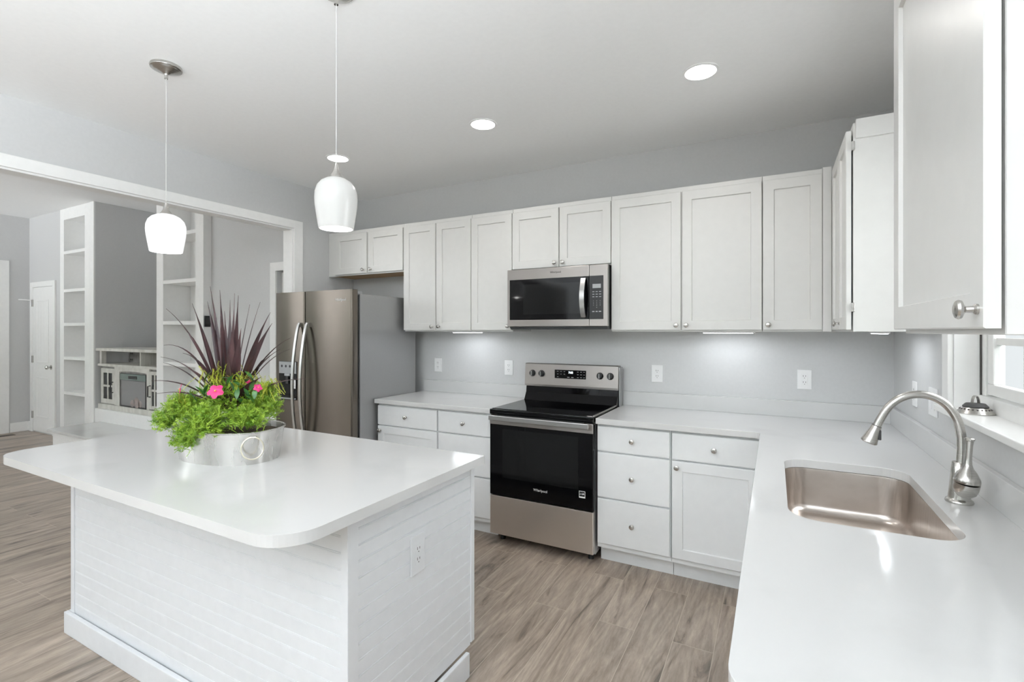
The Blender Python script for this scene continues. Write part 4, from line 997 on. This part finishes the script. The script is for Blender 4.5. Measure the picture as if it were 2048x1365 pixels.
def flower(lat, dep, z, sc_, tilt):
    c_ = Vector((PX, PY, 0)) + RGT * lat + FWD * dep; c_.z = z
    nrm = (-FWD + RGT * tilt[0] + Vector((0, 0, tilt[1]))).normalized(); u, w, _ = axes(nrm); bm = new()
    for k in range(5):
        a = 2 * PI * k / 5 + 0.3; d_ = u * math.cos(a) + w * math.sin(a); s_ = nrm.cross(d_); rows = []
        for j in range(6):
            t_ = j / 5; wd = sc_ * 0.42 * math.sin(PI * min(1, t_ * 0.75 + 0.12)); cc = c_ + d_ * sc_ * t_ + nrm * sc_ * (0.25 * t_ - 0.35 * t_ * t_)
            rows.append([bm.verts.new(cc - s_ * wd), bm.verts.new(cc + nrm * 0.001), bm.verts.new(cc + s_ * wd)])
        for x_, y_ in zip(rows, rows[1:]):
            for j in (0, 1): bm.faces.new((x_[j], x_[j + 1], y_[j + 1], y_[j]))
    fl = obj('flower', bm, 'flower', PT, smooth=True, fix=False)
    bm = new(); lathe(bm, c_ + nrm * 0.002, nrm, [(0, 0), (0.001, sc_ * 0.14), (sc_ * 0.15, sc_ * 0.10), (sc_ * 0.17, 0)], 10); obj('flower_centre', bm, 'pistil', fl)
flower(0.028, -0.150, ZS + 0.300, 0.031, (0.2, 0.6)); flower(-0.160, -0.08, ZS + 0.300, 0.024, (-1.6, 0.3)); flower(0.172, -0.10, ZS + 0.308, 0.018, (0.9, 0.7)); flower(0.125, -0.09, ZS + 0.335, 0.012, (1.6, 0.4))

# ================================================================== FAMILY ROOM
def bookcase(x0, x1, xi0, xi1, label, y0=FY - 0.012):
    t = thing('bookcase', label, 'bookcase', ((x0 + x1) / 2, FY, 0), 'built-in white bookcases')
    y1 = FY + 0.30
    obj('side_panel', B(x0 + 0.001, xi0, y0, y1, 0, FZ - 0.001, 0.002, 1), 'trim', t)
    obj('side_panel', B(xi1, x1 - 0.001, y0, y1, 0, FZ - 0.001, 0.002, 1), 'trim', t)
    obj('back_panel', B(xi0, xi1, y1 - 0.02, y1, 0, FZ - 0.001), 'trim', t)
    obj('top_rail', B(xi0, xi1, y0, y1 - 0.02, 2.96, FZ - 0.001), 'trim', t)
    for z in (0.62, 1.09, 1.545, 2.00, 2.515): obj('shelf', B(xi0, xi1, y0 + 0.002, y1 - 0.02, z - 0.02, z + 0.02, 0.001, 1), 'trim', t)
    obj('base', B(xi0, xi1, y0, y1 - 0.02, 0, 0.14), 'trim', t)
bookcase(-8.60, N0 - 0.10, -8.485, -7.885, 'white built-in bookcase between the closet door and the wall niche')
bookcase(N1 + 0.031 - 0.03, G0, -6.02, -5.395, 'white built-in bookcase right of the wall niche, behind the planter')
c = thing('wall_thermostat', 'small dark wall control on the side of the right-hand bookcase', 'thermostat', (G0, FY + 0.03, 1.56))
obj('housing', B(G0 + 0.001, G0 + 0.02, FY - 0.008, FY + 0.052, 1.50, 1.615, 0.003), 'blackmatt', c)
obj('screen', B(G0 + 0.02, G0 + 0.021, FY + 0.0, FY + 0.045, 1.53, 1.60), 'rubber', c)

# ---------------- media console with electric fireplace in the niche
MC = thing('media_console', 'whitewashed media console standing in the wall niche', 'console', (-6.9, FY + 0.2, 0.472))
c0, c1, cy = -7.600, -6.185, FY + 0.035
zb = 0.473
def poly_slab(z0, z1, over=0.0, back=0.45):
    bm = new(); prism(bm, [(c0 - over, cy - over), (c1 + min(over, 0.005), cy - over), (c1 + min(over, 0.005), cy + 0.20), (c1 - 0.35, cy + back), (c0 + 0.35, cy + back), (c0 - over, cy + 0.20)], z0, z1); return bm
obj('top', poly_slab(1.205, 1.240, 0.03), 'console', MC)
obj('shelf_board', poly_slab(1.012, 1.042, 0.015), 'console', MC)
obj('post', B(c0, c0 + 0.05, cy, cy + 0.05, 1.042, 1.205), 'console', MC)
obj('divider', B(-6.62, -6.60, cy, cy + 0.40, 1.042, 1.205), 'console', MC)
bm = new(); box(bm, c0 + 0.05, c1, cy + 0.30, cy + 0.32, 1.042, 1.205); obj('back_panel', bm, 'consoledk', MC)
bm = new()
for x in (-7.50, -7.46):
    for z in (1.08, 1.16): lathe(bm, (x, cy + 0.30, z), (0, -1, 0), [(0, 0), (0, 0.014), (0.002, 0.014), (0.002, 0)], 10)
obj('cable_holes', bm, 'slot', MC)
obj('base_plinth', B(c0 - 0.015, c1, cy - 0.012, cy + 0.30, zb, 0.535, 0.003), 'console', MC)
obj('body', B(c0 + 0.02, c1, cy + 0.02, cy + 0.19, 0.535, 1.012), 'consoledk', MC)
def gdoor(x0, x1, hx, label=None):
    y0, y1, z0, z1 = cy, cy + 0.018, 0.545, 0.985; bm = new()
    mx = (x0 + x1) / 2; mz = (z0 + z1) / 2; r_ = 0.055 if x1 - x0 > 0.25 else 0.04
    xs = [x0, x0 + r_, mx - 0.012, mx + 0.012, x1 - r_, x1]; zs = [z0, z0 + r_, mz - 0.012, mz + 0.012, z1 - r_, z1]
    V = {}
    for s_, y in enumerate((y0, y1)):
        for i, x in enumerate(xs):
            for j, z in enumerate(zs): V[s_, i, j] = bm.verts.new((x, y, z))
    solid = lambda i, j: 0 <= i < 5 and 0 <= j < 5 and not (i in (1, 3) and j in (1, 3))
    for i in range(5):
        for j in range(5):
            if not solid(i, j): continue
            for s_ in (0, 1): bm.faces.new([V[s_, i, j], V[s_, i + 1, j], V[s_, i + 1, j + 1], V[s_, i, j + 1]])
            if not solid(i - 1, j): bm.faces.new([V[0, i, j], V[1, i, j], V[1, i, j + 1], V[0, i, j + 1]])
            if not solid(i + 1, j): bm.faces.new([V[0, i + 1, j], V[1, i + 1, j], V[1, i + 1, j + 1], V[0, i + 1, j + 1]])
            if not solid(i, j - 1): bm.faces.new([V[0, i, j], V[1, i, j], V[1, i + 1, j], V[0, i + 1, j]])
            if not solid(i, j + 1): bm.faces.new([V[0, i, j + 1], V[1, i, j + 1], V[1, i + 1, j + 1], V[0, i + 1, j + 1]])
    dd = obj('door', bm, 'console', MC)
    obj('glass_pane', B(x0 + 0.03, x1 - 0.03, y0 + 0.010, y0 + 0.013, z0 + 0.03, z1 - 0.03), 'darkwin', dd)
    bm = new(); tube(bm, [(hx, cy, 0.69), (hx, cy - 0.028, 0.695), (hx, cy - 0.028, 0.815), (hx, cy, 0.82)], 0.007, 8); hh = obj('handle', bm, 'blackmatt', dd)
gdoor(-7.565, -7.225, -7.255); gdoor(-6.405, -6.190, -6.385)
obj('stile', B(-7.222, -7.10, cy, cy + 0.02, 0.536, 1.012), 'console', MC)
obj('stile', B(-6.47, -6.408, cy, cy + 0.02, 0.536, 1.012), 'console', MC)
ar = new(); prof_ = [(-7.10, 0.955)] + [(-7.10 + 0.63 * s, 0.955 + 0.012 * math.sin(PI * s)) for s in [k / 12 for k in range(1, 12)]] + [(-6.47, 0.955)]
vs0 = [ar.verts.new((x, cy, z)) for x, z in prof_] + [ar.verts.new((-6.47, cy, 1.012)), ar.verts.new((-7.10, cy, 1.012))]
vs1 = [ar.verts.new((v.co.x, cy + 0.02, v.co.z)) for v in vs0]
ar.faces.new(vs0); ar.faces.new(vs1[::-1])
for i in range(len(vs0)): ar.faces.new((vs0[i], vs0[(i + 1) % len(vs0)], vs1[(i + 1) % len(vs0)], vs1[i]))
obj('arched_rail', ar, 'console', MC)
fp = obj('fireplace_insert', B(-7.075, -6.475, cy - 0.002, cy + 0.018, 0.525, 0.94, 0.002), 'blackmatt', MC)
obj('fireplace_glass', B(-7.045, -6.49, cy - 0.005, cy - 0.002, 0.555, 0.855), 'fireglass', fp)
obj('control_strip', B(-7.07, -6.48, cy - 0.007, cy - 0.002, 0.862, 0.935, 0.001), 'teal', fp)
obj('control_display', B(-6.87, -6.67, cy - 0.009, cy - 0.007, 0.88, 0.915), 'blackmatt', fp)
bm = new()
for x, z, r_, h_ in ((-6.68, 0.60, 0.13, 0.06), (-6.78, 0.585, 0.09, 0.045), (-6.60, 0.59, 0.08, 0.055)):
    lathe(bm, (x, cy - 0.0055, z), (0, -1, 0), [(0, 0), (0, r_ * 0.5), (0.0006, r_ * 0.5), (0.0006, 0)], 20)
obj('ember_logs', bm, 'ember', fp)

# ---------------- floor registers
for i, (x, y, lab) in enumerate(((-9.42, 2.60, 'dark brown floor vent by the front door'),)):
    v = thing('floor_vent', lab, 'floor vent', (x, y, 0))
    obj('vent_frame', B(x - 0.06, x + 0.06, y - 0.17, y + 0.17, 0, 0.004, 0.001, 1), 'vent', v)
    bm = new()
    for k in range(14): box(bm, x - 0.045, x + 0.045, y - 0.15 + k * 0.0225, y - 0.142 + k * 0.0225, 0.004, 0.0055)
    obj('louvres', bm, 'slot', v)
